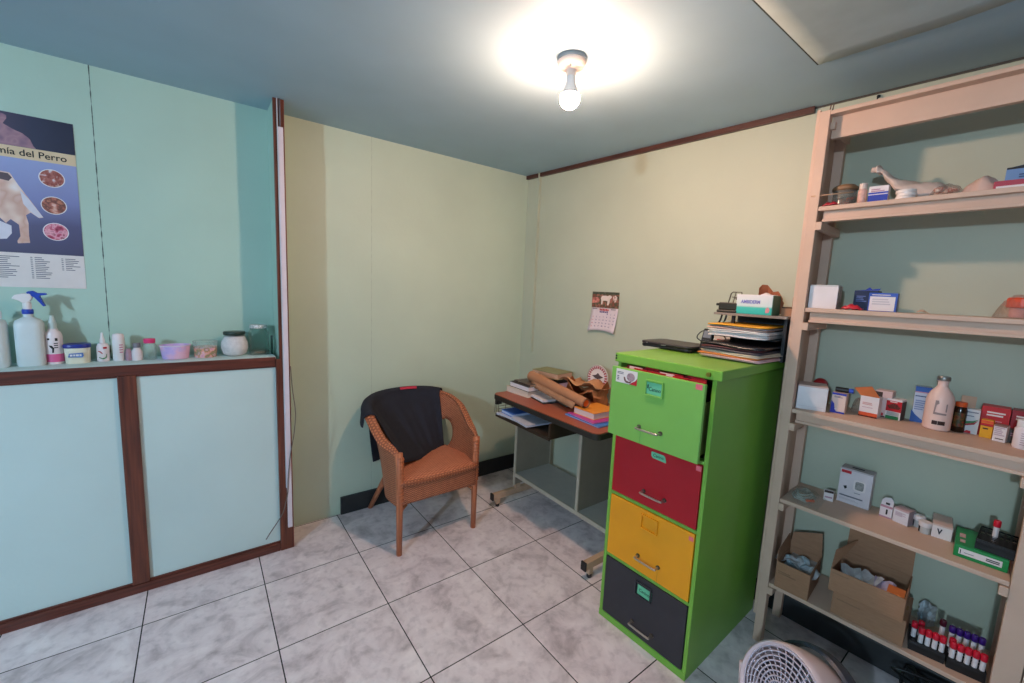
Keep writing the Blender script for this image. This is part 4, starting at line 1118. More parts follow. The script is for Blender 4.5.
# ------------------------------------------------------------------ shelf unit along the right wall
t = thing('shelf_unit', 'cream wooden shelf unit with five shelves against the right wall', 'shelf unit', W(1.965, 0, 0), RB)
SX0 = 1.965
def L_(s): return s - SX0
SF = .286
for s0, s1 in ((1.975, 2.008), (2.628, 2.684)):
    bm = B(); box(bm, L_(s0), L_(s1), -SF, -SF + .036, 0, 2.196); obj('front_post', bm, M_shelf, t, bevel=.002)
    bm = B(); box(bm, L_(s0), L_(s1), -.052, -.024, 0, 2.196); obj('rear_post', bm, M_shelf, t, bevel=.002)
bm = B(); box(bm, L_(1.964), L_(1.9745), -SF + .004, -.024, .12, 2.205); obj('side_panel', bm, M_shelf, t, bevel=.001)
ZS = [1.847, 1.463, 1.0555, .671, .290]
for i, z in enumerate(ZS):
    bm = B(); box(bm, L_(2.009), L_(2.627), -SF + .002, -.026, z - .016, z); sh = obj('shelf_board', bm, M_shelf, t, bevel=.0015)
    if i < 3:
        bm = B(); box(bm, L_(2.022), L_(2.627), -SF + .022, -SF + .038, z - .046, z - .016); obj('fascia', bm, M_shelf, sh)
        bm = B(); box(bm, L_(2.022), L_(2.627), -SF + .014, -SF + .042, z - .056, z - .046); obj('lower_lip', bm, M_shelf, sh, bevel=.001)
    for s0, s1 in ((2.008, 2.028), (2.608, 2.628)):
        bm = B(); zc = z - (.058 if i < 3 else .018)
        box(bm, L_(s0), L_(s1), -SF - .006, -.03, zc - .03, zc); obj('cleat', bm, M_shelf, t, bevel=.002)
bm = B(); box(bm, L_(2.008), L_(2.628), -SF, -.06, 2.178, 2.192); obj('top_board', bm, M_shelf, t, bevel=.0015)
bm = B(); box(bm, L_(2.009), L_(2.628), -SF + .038, -SF + .060, 2.10, 2.178); obj('top_fascia', bm, M_shelf, t, bevel=.001)
bm = B(); box(bm, L_(2.008), L_(2.022), -SF + .02, -.04, 2.13, 2.155); obj('top_cleat', bm, M_shelf, t)
bm = B()
for s, z in ((2.010, 2.192), (2.002, 2.195)): tube(bm, [(L_(s), -.276, z), (L_(s) + .003, -.278, z + .02)], .002, 6)
obj('nails', bm, mat('rusty nails', '#5c4036', .6), t)
M_stk = mat('thin stick', '#c8a080', .6)
bm = B(); tube(bm, [W(1.982, .290, 1.887), W(2.10, .24, 1.896)], .0022, 6); tag(obj('thin_stick', bm, M_stk, smooth=True), 'thin pale stick resting across the left post at the top shelf', 'stick')

EPS = .0004
def place(s, o, z): return W(s, o, z + EPS)
def printed(parent, name, dims, m): return bx(name, dims, m, parent)
def carton(label, s, o, z, w, d, h, rot=0., m=None, group=None, prints=(), lid=None, name='medicine_box', cat='box', flap=None, side=None):
    """small card carton: root at the middle of its front bottom edge; tuck lid with a seam and printed panels"""
    m = m or M_paper
    group = group or {0: 'cartons on the top shelf', 1: 'cartons on the second shelf', 2: 'medicine cartons on the third shelf', 3: 'cartons on the fourth shelf'}[ZS.index(z)]
    t = thing(name, label, cat, place(s, o, z), RB + rot, group)
    bm = B(); box(bm, -w/2, w/2, 0, d, 0, h - .0012); obj('carton_body', bm, m, t, bevel=.0008)
    bm = B(); box(bm, -w/2 + .0006, w/2 - .0006, .0008, d - .0004, h - .0010, h); box(bm, -w/2 + .001, w/2 - .001, -.0003, .0008, h - .006, h)
    obj('tuck_lid', bm, lid or m, t)
    for nm, x0, x1, z0, z1, mm in prints: bx(nm, (-w/2 + x0 * w, -w/2 + x1 * w, -.0007, -.0001, z0 * h, z1 * h), mm, t)
    if side: bx('side_print', (w/2 + .0001, w/2 + .0007, d * side[0], d * side[1], h * side[2], h * side[3]), side[4], t)
    return t
def lines(t, x0, x1, z0, z1, n, m, y=-.0012, name='print_lines', jag=.4):
    bm = B(); st = (z1 - z0) / n
    for k in range(n):
        box(bm, x0, x1 - (x1 - x0) * random.uniform(0, jag), y, y + .0007, z1 - (k + .55) * st, z1 - k * st)
    return obj(name, bm, m, t)
M_bluep = mat('royal blue print', '#2b3cab', .4, var=.04)
M_orp = mat('orange print', '#d8552a', .45, var=.05)
M_pinkp = mat('mauve print', '#b98a9c', .5)
M_cw = mat('white carton', '#e6dcdc', .5, var=.02)
M_grn = mat('green print', '#2f7d4a', .4)

# ---- top shelf
z = ZS[0]
t = thing('jar_of_red_caps', 'clear jar with brown wooden lid at the left end of the top shelf', 'jar', place(2.065, .20, z))
lt('glass_body', [(.032, 0), (.036, .003), (.036, .060), (.033, .066)], mat('dusty jar glass', '#a8a49a', .2, trans=.4, alpha=.6, var=0), t)
bm = B()
for k in range(26):
    a = rnd.uniform(0, 2*PI); r = rnd.uniform(0, .024); zz = rnd.uniform(.008, .034)
    bmesh.ops.create_icosphere(bm, subdivisions=1, radius=.007, matrix=Matrix.Translation((r*math.cos(a), r*math.sin(a), zz)))
obj('red_contents', bm, blotch_material('red and dark caps', ['#b02820', '#e06040', '#2c2420', '#c83a2c'], 70), t, smooth=True)
lt('lid', [(.036, .062), (.040, .066), (.040, .074), (.030, .083), (0, .084)], mat('brown wooden lid', '#8a6a4c', .55, var=.15), t)
for k, (s, o) in enumerate(((2.032, .262), (2.050, .266))):
    t = thing('red_packet', ['small red packet against the left post on the top shelf', 'small red packet in front of the clear jar'][k], 'packet', place(s, o, z), RB + .3 * k)
    bm = B(); rows = [[(-.014 + .028 * a / 5, -.01 + .02 * b / 4, .004 + .012 * math.sin(PI * a / 5) * math.sin(PI * b / 4)) for a in range(6)] for b in range(5)]
    V = grid(bm, rows); obj('foil_pouch', bm, mat('dark red foil', '#a82430', .35), t, smooth=True, solid=.003)
    bm = B(); box(bm, -.016, -.013, -.01, .01, .001, .006); obj('crimped_end', bm, mat('dark red foil', '#a82430', .35), t)
t = bottle('pill_bottle', 'small pinkish bottle next to the clear jar on the top shelf', 'bottle', *place(2.128, .245, z)[:2], [(.0125, 0), (.0135, .002), (.0135, .045), (.010, .054)], mat('pinkish speckled plastic', '#d2a89c', .4, var=.2, scale=80), [(.0115, .053), (.0115, .072), (0, .074)], mat('pale cap', '#d8c4ba', .4), z=z + EPS, seg=16)
t = carton('white carton with blue lower half left of the plastic bag, top shelf', 2.174, .255, z, .054, .04, .056, .04, M_cw, prints=(('blue_panel', 0, 1, .02, .46, M_bluep), ('blue_stripe', 0, 1, .52, .62, M_bluep)))
lines(t, -.02, .02, .034, .046, 2, M_pinkp)
# knotted plastic bag
t = thing('plastic_bag', 'white plastic bag with twisted neck pointing up on the top shelf', 'plastic bag', place(2.268, .145, z), RB)
M_bag = mat('white bag film', '#dcc9bf', .35, trans=.15, var=.03, bump=.4, bscale=35)
bm = B(); rows = []
cen = cr([(-.122, -.02, .135), (-.104, -.02, .122), (-.074, -.02, .084), (-.042, -.01, .052), (0, 0, .034), (.05, 0, .026), (.085, 0, .014)], 22)
for i, c in enumerate(cen):
    f = i / 21
    r0 = .013 + .004 * math.sin(f * 30) if f < .30 else .013 + .028 * math.sin(min(1, (f - .30) / .5) * PI * .62) * (1 if f < .85 else (1 - f) / .15)
    r0 = max(r0, .003)
    r = []
    for j in range(18):
        a = 2*PI*j/18
        k = 1 + .12 * math.sin(a * 5 + i) + .06 * math.sin(a * 9 - i * 2)
        r.append((c.x + .25 * r0 * k * math.cos(a) * (1 if f > .3 else 1.5), c.y + 1.3 * r0 * k * math.cos(a), max(.0015, c.z + r0 * k * math.sin(a) * .95)))
    rows.append(r)
V = grid(bm, rows, closed_u=True); bm.faces.new(V[0]); bm.faces.new(list(reversed(V[-1])))
obj('bag_film', bm, M_bag, t, smooth=True)
bm = B(); tube(bm, [(-.122, -.02, .135), (-.133, -.022, .134), (-.138, -.022, .126)], .006, 8, rs=[.011, .012, .004]); obj('knotted_end', bm, M_bag, t, smooth=True)
for k in range(3):
    q = place(2.245 + .003 * (k % 2), .24, z + .011 * k)
    t = thing('tape_roll', ['bottom white tape roll in front of the plastic bag', 'middle white tape roll in front of the plastic bag', 'top white tape roll in front of the plastic bag'][k], 'tape roll', q, RB, 'tape rolls on the top shelf')
    lt('tape_body', [(.013, 0), (.026, 0), (.027, .002), (.027, .0085), (.026, .0105), (.013, .0105), (.013, 0)], mat('white tape', '#e8e0dc', .3), t)
    lt('inner_core', [(.0115, .0005), (.013, .0005), (.013, .010), (.0115, .010), (.0115, .0005)], mat('card core', '#a08870', .6), t)
def pouch(name, label, cat, s, o, z, w, d, h, m, rot=0., fill=None, seed=1):
    t = thing(name, label, cat, place(s, o, z), RB + rot)
    r_ = random.Random(seed); bm = B(); rows = []
    for i in range(9):
        r = []
        for j in range(13):
            a, b = j / 12, i / 8
            e = (math.sin(PI * a) * math.sin(PI * b)) ** .55
            r.append((-w/2 + w * a + r_.uniform(-.003, .003), -d/2 + d * b + r_.uniform(-.003, .003), max(.001, h * e * (1 + .18 * math.sin(a * 11 + seed) * math.sin(b * 7)) + r_.uniform(-.002, .002))))
        rows.append(r)
    grid(bm, rows)
    bot = [[(-w/2 + w * j / 12, -d/2 + d * i / 8, .0006) for j in range(13)] for i in range(9)]
    grid(bm, bot)
    obj('film', bm, m, t, smooth=True)
    if fill:
        bm = B()
        for k in range(fill[1]):
            bmesh.ops.create_icosphere(bm, subdivisions=1, radius=r_.uniform(.007, .011), matrix=Matrix.Translation((r_.uniform(-w*.28, w*.28), r_.uniform(-d*.25, d*.25), r_.uniform(.010, h * .62))) @ Matrix.Diagonal((1.3, 1, .7, 1)))
        obj('contents', bm, fill[0], t)
    return t
M_film = mat('clear bag film', '#e0cfc4', .15, trans=.7, alpha=.38, var=0, bump=.6, bscale=40)
pouch('clear_bag', 'clear bag of orange and white pieces in the middle of the top shelf', 'plastic bag', 2.342, .22, z, .085, .09, .040, M_film, .1, (blotch_material('orange white pieces', ['#d8643c', '#e8d8cc', '#a84830', '#f0e4d8'], 60), 16), 5)
pouch('gauze_bag', 'pale pink padded bag near the right end of the top shelf', 'plastic bag', 2.421, .21, z, .085, .10, .052, mat('pinkish gauze bag', '#d3b4a8', .45, var=.08, bump=.5, bscale=40), -.1, None, 8)
t = carton('flat red and white carton at the right end of the top shelf', 2.500, .265, z, .11, .07, .024, .0, mat('dark red carton', '#a81c34', .4), prints=(('white_band', .05, .82, .04, .36, M_cw),), name='flat_carton')
t = carton('blue carton with open dark top behind the flat red carton', 2.520, .185, z, .115, .08, .078, -.05, mat('sky blue carton', '#6d92c4', .5, var=.03), lid=M_ink, prints=(('lower_print', .1, .9, .1, .2, mat('dark blue print', '#31507e', .5)),), name='blue_carton')
lines(t, -.03, .012, .042, .056, 2, mat('dark blue print', '#31507e', .5), jag=.2)
bm = B(); prism(bm, [(-.055, .079), (.057, .079), (.057, .098)], .01, .013); obj('open_flap', bm, mat('dark blue flap', '#2a3648', .5), t)

# ---- second shelf
z = ZS[1]
t = carton('plain white carton at the left end of the second shelf from the top', 2.056, .262, z, .088, .11, .090, .10, M_cw, name='white_carton', lid=mat('greyish carton top', '#c9c4c2', .5), side=(.05, .95, .05, .95, blotch_material('dark letter print', ['#c9b8a8', '#d8c8bc', '#4a3a34', '#c0ac9c'], 60)))
bx('end_strip', (-.0445, -.0442, .002, .108, .002, .086), mat('grey carton side', '#9a9a94', .5), t)
t = thing('dark_blue_carton', 'open dark blue carton behind the white and blue carton', 'box', place(2.160, .150, z), RB)
bx('carton_body', (-.032, .04, 0, .06, 0, .075), mat('navy carton', '#1f2a50', .45, var=.08), t, .001)
bm = B(); prism(bm, [(-.03, .075), (.04, .076), (.045, .084), (.02, .080), (.012, .088), (0, .078)], .0, .002); obj('torn_flap', bm, M_bluep, t)
lines(t, -.024, .01, .03, .055, 4, mat('pale blue print', '#6478b4', .5))
t = thing('red_packet', 'red foil packet lying before the navy carton on the second shelf', 'packet', place(2.146, .250, z), RB)
bm = B(); rows = [[(-.028 + .056 * a / 8, -.018 + .036 * b / 4, .004 + .016 * (math.sin(PI * a / 8) * math.sin(PI * b / 4)) ** .7 + .003 * math.sin(a * 2.2)) for a in range(9)] for b in range(5)]
grid(bm, rows); obj('foil_pouch', bm, mat('bright red foil', '#c42a38', .35), t, smooth=True, solid=.003)
bx('crimped_end', (.027, .032, -.017, .017, .002, .006), mat('bright red foil', '#c42a38', .35), t)
t = carton('white fronted carton with royal blue top band on the second shelf', 2.228, .24, z, .078, .05, .066, .05, mat('blue carton', '#2d4fb0', .4), prints=(('white_panel', .05, .93, .03, .80, M_cw),))
lines(t, -.03, .03, .055, .060, 1, M_paper); lines(t, -.028, .026, .02, .045, 3, mat('faint grey print', '#c8bfc4', .5), -.0014)
t = thing('paper_scrap', 'small torn beige paper scrap lying alone on the second shelf', 'paper', place(2.334, .25, z), RB + .3)
bm = B(); rows = [[(-.012 + .03 * a / 4, -.01 + .02 * b / 3, .002 + .014 * (1 - abs(a - 1.5) / 2.5) * (1 if b == 1 else .4)) for a in range(5)] for b in range(4)]; grid(bm, rows); obj('scrap', bm, mat('beige paper', '#c9a890', .7), t, solid=.001)
pouch('clear_bag', 'clear bag with orange lid inside at the right end of the second shelf', 'plastic bag', 2.545, .17, z, .11, .09, .075, M_film, 0, None, 4)
t = thing('orange_tub', 'orange topped plastic tub inside the clear bag on the second shelf', 'tub', place(2.545, .172, z + .002), RB + .2)
lt('lid_body', [(.030, .03), (.032, .032), (.032, .058), (.028, .062), (0, .062)], mat('orange plastic', '#d8502e', .35), t); lt('stand', [(.022, 0), (.024, .03)], mat('pink plastic', '#d89a92', .4), t)

# ---- third shelf: medicines
z = ZS[2]
t = carton('plain white carton at the left end of the medicine shelf', 2.060, .240, z, .098, .10, .098, .30, mat('bluish white carton', '#dcdade', .5), name='white_carton', lid=mat('pale pink carton top', '#c9aea6', .5))
lines(t, -.044, .044, .012, .014, 1, mat('faint grey print', '#c8bfc4', .5), jag=0)
t = thing('red_ball', 'small dark red rubber ball behind the left white carton', 'ball', place(2.045, .080, z + .055), RB)
bm = B(); bmesh.ops.create_uvsphere(bm, u_segments=20, v_segments=12, radius=.026, matrix=Matrix.Translation((0, 0, .03))); obj('rubber_bulb', bm, mat('dark red rubber', '#a41c22', .4), t, smooth=True)
bm = B(); box(bm, -.03, .03, -.03, .03, -.055, .004); obj('card_base', bm, M_card, t, bevel=.001)
t = carton('white carton with blue swirl and royal blue edges on the medicine shelf', 2.136, .192, z, .045, .045, .080, .03, mat('peach white carton', '#e2c8be', .5), prints=(('top_band', 0, 1, .90, 1, M_bluep), ('bottom_band', 0, 1, 0, .08, M_bluep)))
bm = B(); prism(bm, [(-.0222, .006), (-.004, .006), (-.010, .022), (-.012, .036), (-.0222, .048)], -.0009, -.0001); obj('blue_swirl', bm, M_bluep, t)
bm = B(); prism(bm, [(-.006 + .004 * math.cos(k), .016 + .004 * math.sin(k)) for k in range(6)], -.0015, -.0008); obj('swirl_dot', bm, M_paper, t); lines(t, -.014, .012, .060, .068, 2, M_greyink)
t = thing('eye_drop_vial', 'black vial with blue cap lying on the blue swirl carton', 'vial', place(2.146, .165, z + .0806), RB + .2)
Mh = Matrix.Rotation(PI/2, 4, 'Y')
lt('vial_body', [(.008, -.03), (.010, -.028), (.010, .010), (.006, .014)], M_black, t, 16, M=Matrix.Translation((0, 0, .0105)) @ Mh); lt('cap', [(.008, .012), (.009, .014), (.009, .026), (0, .027)], mat('blue cap', '#2b50c0', .35), t, 16, M=Matrix.Translation((0, 0, .0105)) @ Mh)
pouch('clear_bag', 'crinkled clear bag behind the blue swirl carton', 'plastic bag', 2.190, .085, z, .06, .06, .065, M_film, .2, None, 9)
t = carton('white carton with orange bottom band and open orange flaps', 2.222, .150, z, .056, .05, .080, -.04, M_cw, prints=(('bottom_band', 0, 1, 0, .22, M_orp), ('bottom_edge', 0, 1, 0, .06, mat('dark brown print', '#3a2420', .5))))
lines(t, -.02, .016, .045, .056, 2, mat('faint red print', '#cf9a94', .5)); lines(t, -.02, .012, .035, .038, 1, M_pinkp)
bm = B(); hexa(bm, [(-.029, 0, .0802), (.029, 0, .0802), (.029, .002, .0802), (-.029, .002, .0802)], [(-.062, .045, .098), (-.01, .055, .112), (-.01, .057, .112), (-.062, .047, .098)]); obj('open_flap', bm, mat('orange flap', '#c8774a', .55, var=.08), t)
bm = B(); box(bm, -.02, .028, .035, .038, .081, .10); obj('rear_flap', bm, mat('dark printed flap', '#4a3630', .5, var=.3, scale=60), t)
t = carton('tall white and pink carton behind the orange banded carton', 2.252, .090, z, .05, .05, .102, -.05, mat('pink white carton', '#dcbcb8', .5), prints=(('red_mark', .5, .62, .05, .16, M_red), ('dark_mark', .5, .9, .0, .04, M_ink)))
t = carton('white carton with red top label and green foot on the medicine shelf', 2.286, .098, z, .045, .045, .078, -.15, M_cw, prints=(('red_label', 0, 1, .38, .90, M_red), ('green_foot', .04, .9, .0, .16, M_grn), ('grey_panel', .1, .9, .18, .36, mat('silver print', '#b4b0b0', .4))), side=(0, 1, 0, .9, mat('dark carton side', '#5c5048', .5)))
bm = B(); prism(bm, [(-.020, .050), (-.010, .056), (0, .062), (.010, .058), (.020, .048), (.016, .040), (-.012, .040)], -.0013, -.0006); obj('dark_picture', bm, blotch_material('dark fruit print', ['#2c1a16', '#6a2a20', '#3a2018'], 80), t); lines(t, -.012, .012, .062, .068, 1, M_paper)
t = carton('tall blue and white carton left of the big white bottle', 2.356, .062, z, .044, .035, .136, .12, mat('blue white carton', '#b8c4d8', .45), prints=(('blue_top', 0, 1, .86, 1, mat('strong blue print', '#2456a8', .4)), ('pink_line', .0, 1, .83, .86, M_pinkp)))
bm = B(); prism(bm, [(-.025, .001), (.024, .001), (.004, .014), (-.014, .030), (-.025, .046)], -.0009, -.0001); obj('blue_corner', bm, mat('strong blue print', '#2456a8', .4), t); lines(t, -.02, .02, .095, .102, 1, mat('dark blue print', '#31507e', .5)); lines(t, -.018, .02, .045, .085, 5, mat('mid blue print', '#7d90bc', .5))
# big bottle
t = thing('large_bottle', 'large pinkish white bottle with grey metal cap on the medicine shelf', 'bottle', place(2.405, .112, z), RB)
lt('bottle_body', [(.032, 0), (.0365, .004), (.0365, .105), (.034, .120), (.026, .138), (.017, .150), (.0135, .158), (.0135, .172), (.016, .174), (.016, .178)], mat('pinkish translucent plastic', '#e6c6bc', .35, var=.04, scale=8), t, 36)
lt('cap', [(.0165, .176), (.0175, .178), (.0175, .188), (.016, .191), (0, .1915)], mat('grey aluminium cap', '#8a8a88', .3, metal=.7), t)
bm = B()
F = -PI/2 + .1
wrap_print(bm, .0369, [[(-.012, .108), (-.004, .108), (-.002, .098), (-.008, .092), (-.010, .066), (.020, .064), (.020, .058), (-.014, .058)], [(.016, .098), (.020, .098), (.020, .070), (.016, .070)]], F)
obj('grey_label_print', bm, mat('grey label print', '#9a8684', .5), t)
bm = B(); wrap_print(bm, .0370, [[(-.014, .036), (.0, .036), (.0, .022), (-.014, .022)], [(.001, .036), (.020, .036), (.020, .022), (.001, .022)]], F)
obj('dark_label_print', bm, mat('dark brown print', '#3a2420', .5), t)
t = bottle('amber_bottle', 'dark amber bottle with orange cap right of the large bottle', 'bottle', *place(2.456, .083, z)[:2], [(.016, 0), (.0175, .003), (.0175, .080), (.013, .092)], mat('dark amber glass', '#2a1a10', .15, var=.3, scale=30), [(.0135, .090), (.0145, .092), (.0145, .106), (0, .108)], mat('orange cap', '#d85a28', .4), z=z + EPS, seg=20)
bm = B(); wrap_print(bm, .0178, [[(-.014, .07), (.014, .07), (.014, .02), (-.014, .02)]], -PI/2 - 1.5 + .0); obj('label_print', bm, blotch_material('dark red green label', ['#5c1c14', '#7a4a20', '#2c3a20', '#8c2818'], 50), t)
t = thing('orange_tag', 'pale orange card standing behind the amber bottle', 'card', place(2.470, .040, z), RB); bx('card_sheet', (-.018, .018, 0, .002, 0, .125), mat('peach card', '#cfa88c', .6), t); bx('card_fold', (-.018, .018, .002, .014, .0, .002), mat('peach card', '#cfa88c', .6), t)
t = carton('silver white carton with green and red swoosh on the medicine shelf', 2.481, .080, z, .044, .03, .086, .02, mat('silver white carton', '#ccd0d4', .4))
bm = B(); prism(bm, [(-.022, .030), (-.010, .042), (.008, .046), (.021, .054), (.010, .040), (-.006, .034)], -.0009, -.0001); obj('green_swoosh', bm, M_grn, t)
bm = B(); prism(bm, [(-.022, .028), (-.008, .033), (.010, .040), (.020, .050), (.012, .034), (-.006, .027)], -.0013, -.0006); obj('red_swoosh', bm, mat('dark red print', '#9c2430', .4), t)
bm = B(); prism(bm, [(-.010, .001), (.008, .001), (.006, .010), (-.004, .011)], -.0009, -.0001); obj('red_foot', bm, M_red, t); lines(t, -.018, .018, .070, .078, 1, mat('mid blue grey print', '#7a8090', .5), jag=0); lines(t, -.014, .012, .058, .064, 1, mat('mid blue grey print', '#7a8090', .5))
def redbox(lab, s, o, w, h, m, rot):
    t = carton(lab, s, o, z, w, .06, h, rot, m)
    lines(t, -w*.3, w*.34, h*.66, h*.84, 2, M_paper, jag=.15); lines(t, -w*.1, w*.3, h*.5, h*.56, 1, mat('pale red print', '#d88a92', .5)); return t
redbox('bright red carton with white lettering behind the yellow carton', 2.536, .066, .065, .104, mat('bright red carton', '#b8161c', .4, var=.04), .0)
t = redbox('dark red carton with white stripe at the right end of the medicine shelf', 2.597, .064, .054, .104, mat('crimson carton', '#8c1422', .4, var=.08), -.05)
t = carton('small yellow carton with red and orange top before the red carton', 2.522, .098, z, .028, .028, .061, -.1, mat('yellow carton', '#dda21c', .45), prints=(('red_band', 0, 1, .66, .82, M_red), ('orange_band', 0, 1, .84, .98, M_orp)))
lines(t, -.008, .010, .026, .034, 1, mat('dark brown print', '#3a2420', .5)); lines(t, -.012, .012, .040, .043, 1, mat('dark brown print', '#3a2420', .5))
t = carton('small white carton with tiny text before the bright red carton', 2.552, .118, z, .029, .028, .056, -.2, M_cw, lid=mat('brownish carton flap', '#8a6a64', .5))
lines(t, -.012, .012, .018, .048, 5, mat('pale mauve print', '#bfa8b4', .5)); lines(t, -.008, .010, .006, .011, 1, mat('dark brown print', '#3a2420', .5), jag=0)
t = carton('dark grey carton behind the small white carton', 2.585, .098, z, .028, .03, .044, 0, mat('dark olive carton', '#4a4640', .5, var=.2)); lines(t, -.01, .01, .02, .034, 2, M_pinkp)
b = bottle('pill_bottle', 'white pill bottle at the right edge of the medicine shelf', 'bottle', *place(2.600, .150, z)[:2], [(.018, 0), (.0205, .004), (.0205, .062), (.016, .070)], M_pw, [(.0165, .068), (.0175, .070), (.0175, .092), (0, .094)], M_white, z=z + EPS)
bm = B()
for k in range(6): wrap_print(bm, .0208, [[(-.006, .052 - k * .007), (.010, .052 - k * .007), (.010, .049 - k * .007), (-.006, .049 - k * .007)]], -PI/2 - 1.48)
obj('label_print', bm, mat('pale mauve print', '#bfa8b4', .5), b)

# ---- fourth shelf
z = ZS[3]
t = thing('tubing_bag', 'clear bag of coiled tubing at the left end of the fourth shelf', 'plastic bag', place(2.068, .200, z), RB)
bm = B()
for k in range(4):
    pts = [((.036 - .004 * k) * math.cos(a * PI / 12) + .004 * math.sin(a), (.050 - .005 * k) * math.sin(a * PI / 12), .008 + .007 * k + .003 * math.sin(a * .8 + k)) for a in range(24)]
    tube(bm, pts, .0035, 6, closed=True)
obj('coiled_tubing', bm, mat('clear tubing', '#d6dcd4', .12, trans=.5, var=0), t, smooth=True)
bm = B(); cyl(bm, (.02, -.045, .012), (.045, -.03, .016), .005); obj('orange_connector', bm, M_orp, t, smooth=True)
bm = B(); r_ = random.Random(12); rows = []
for i in range(9):
    r = []
    for j in range(13):
        a, b = j / 12, i / 8; e = (math.sin(PI * a) * math.sin(PI * b)) ** .5
        r.append((-.058 + .125 * a + r_.uniform(-.004, .004), -.075 + .15 * b + r_.uniform(-.004, .004), max(.001, .042 * e + r_.uniform(-.005, .005))))
    rows.append(r)
grid(bm, rows); obj('bag_film', bm, mat('crinkled clear film', '#cfd6cc', .1, trans=.75, alpha=.35, var=0, bump=.8, bscale=60), t, smooth=True)
t = thing('paper_tag', 'tiny white printed tag behind the coiled tubing bag', 'tag', place(2.138, .135, z), RB + .3)
bx('tag_sheet', (-.016, .016, 0, .002, 0, .046), M_cw, t); bx('dark_header', (-.015, .015, -.0008, 0, .034, .044), mat('dark brown print', '#3a2420', .5), t); bx('tag_foot', (-.016, .016, .002, .016, 0, .002), M_cw, t); bx('print_band', (-.012, .012, -.0008, 0, .012, .018), M_pinkp, t)
t = carton('tall white carton with grey device picture on the fourth shelf', 2.209, .094, z, .104, .055, .146, .0, mat('lilac white carton', '#d8cfd4', .45), name='device_box', lid=mat('grey white carton top', '#b9b0b4', .5))
bm = B(); prism(bm, [(x - .0, zz) for x, zz in rrect(-.005, .034, .062, .108, .010)], -.0012, -.0001); p = obj('device_picture', bm, M_cw, t)
bm = B(); prism(bm, rrect(.001, .028, .068, .102, .006), -.0020, -.0010); obj('device_screen', bm, blotch_material('grey dial print', ['#7d7d7c', '#9b9b98', '#6d6d70'], 80), p)
bx('red_brand_patch', (-.048, -.016, -.0010, -.0001, .126, .138), M_red, t); bx('black_slot', (-.02, .02, .02, .03, .1481, .1487), M_ink, t)
bm = B(); prism(bm, [(-.036, .070), (-.026, .074), (-.024, .064), (-.030, .058)], -.0010, -.0001); obj('small_icon', bm, M_ink, t)
lines(t, -.045, .03, .024, .034, 1, M_greyink, jag=0); lines(t, -.045, .04, .012, .020, 2, mat('faint grey print', '#c8bfc4', .5)); lines(t, .0, .03, .050, .054, 1, M_greyink)
t = carton('small white carton with raised pointed flap beside the device carton', 2.313, .108, z, .037, .035, .046, -.1, mat('cool white carton', '#dcd6dc', .5), prints=(('mauve_base', 0, 1, 0, .12, M_pinkp), ('dark_logo', .5, .64, .3, .74, M_ink)), lid=M_pinkp)
bm = B(); prism(bm, [(-.018, .047), (.018, .047), (.018, .070), (.010, .082), (-.008, .078), (-.016, .066)], .004, .0055); f = obj('raised_flap', bm, mat('cool white carton', '#dcd6dc', .5), t)
bx('flap_print', (-.004, .008, .0032, .0039, .052, .060), M_ink, f)
t = carton('square white carton with pale text beside the pointed flap carton', 2.356, .118, z, .046, .045, .055, -.30, mat('cool white carton', '#dcd6dc', .5), lid=mat('mauve carton top', '#c8a8ac', .5), side=(0, 1, 0, 1, mat('greyish mauve side', '#9a8a90', .5)))
lines(t, -.016, .016, .026, .042, 4, mat('pale mauve print', '#bfa8b4', .5))
def pot(lab, s, o, r, h, lab2):
    t = thing('ointment_pot', lab, 'jar', place(s, o, z), RB, 'ointment pots')
    lt('pot_body', [(r * .93, 0), (r, .002), (r, h * .62)], mat('grey white pot', '#c4c2c0', .4), t)
    lt('lid', [(r * 1.12, h * .60), (r * 1.18, h * .63), (r * 1.18, h * .92), (r * 1.1, h), (0, h)], M_cw, t)
    bm = B(); wrap_print(bm, r + .0004, [[(-r * 1.5, h * .06), (-r * .6, h * .06), (-r * .6, h * .56), (-r * 1.5, h * .56)]], -PI/2 - .25); obj('dark_label_edge', bm, M_ink, t)
pot('small white ointment pot with dark label edge standing in front', 2.424, .125, .0155, .042, 1)
pot('white ointment pot behind the front pot on the fourth shelf', 2.404, .085, .0150, .044, 1)
t = carton('white carton marked with dark V beside the green carton', 2.467, .132, z, .050, .11, .050, .08, M_cw, lid=mat('peach carton top', '#d8bab0', .5), side=(0, 1, 0, 1, mat('dark grey carton side', '#5a5a58', .5)))
text(t, 'V', (-.006, -.0009, .024), .014, mat('dark slate ink', '#33343e', .5), size=.026, bold=.0012)
# green carton
M_gc = mat('green carton', '#128a44', .4, var=.04)
t = thing('green_carton', 'flat green carton with white label under the black tube rack', 'box', place(2.562, .230, z), RB + .03)
bm = B(); box(bm, -.059, .059, 0, .17, 0, .040); obj('carton_body', bm, M_gc, t, bevel=.0015)
bm = B(); box(bm, -.058, .058, .001, .169, .0402, .0412); obj('lid', bm, mat('green carton top', '#1c8f4a', .4), t)
l = bx('white_label', (-.048, .046, -.0008, -.0001, .012, .032), M_cw, t)
lines(l, .012, .042, .015, .026, 2, M_ink, -.0014, jag=.1); lines(l, -.036, -.008, .018, .021, 1, M_greyink, -.0014, name='script_line'); bx('bracket_mark', (-.045, -.043, -.0014, -.0008, .014, .028), M_ink, l)
bm = B(); box(bm, -.048, -.036, .03, .055, .0413, .0416); box(bm, -.050, -.036, .075, .11, .0413, .0416); obj('top_label', bm, blotch_material('pink printed label', ['#e8d8d4', '#d88a8c', '#e8dcd8'], 90), t)

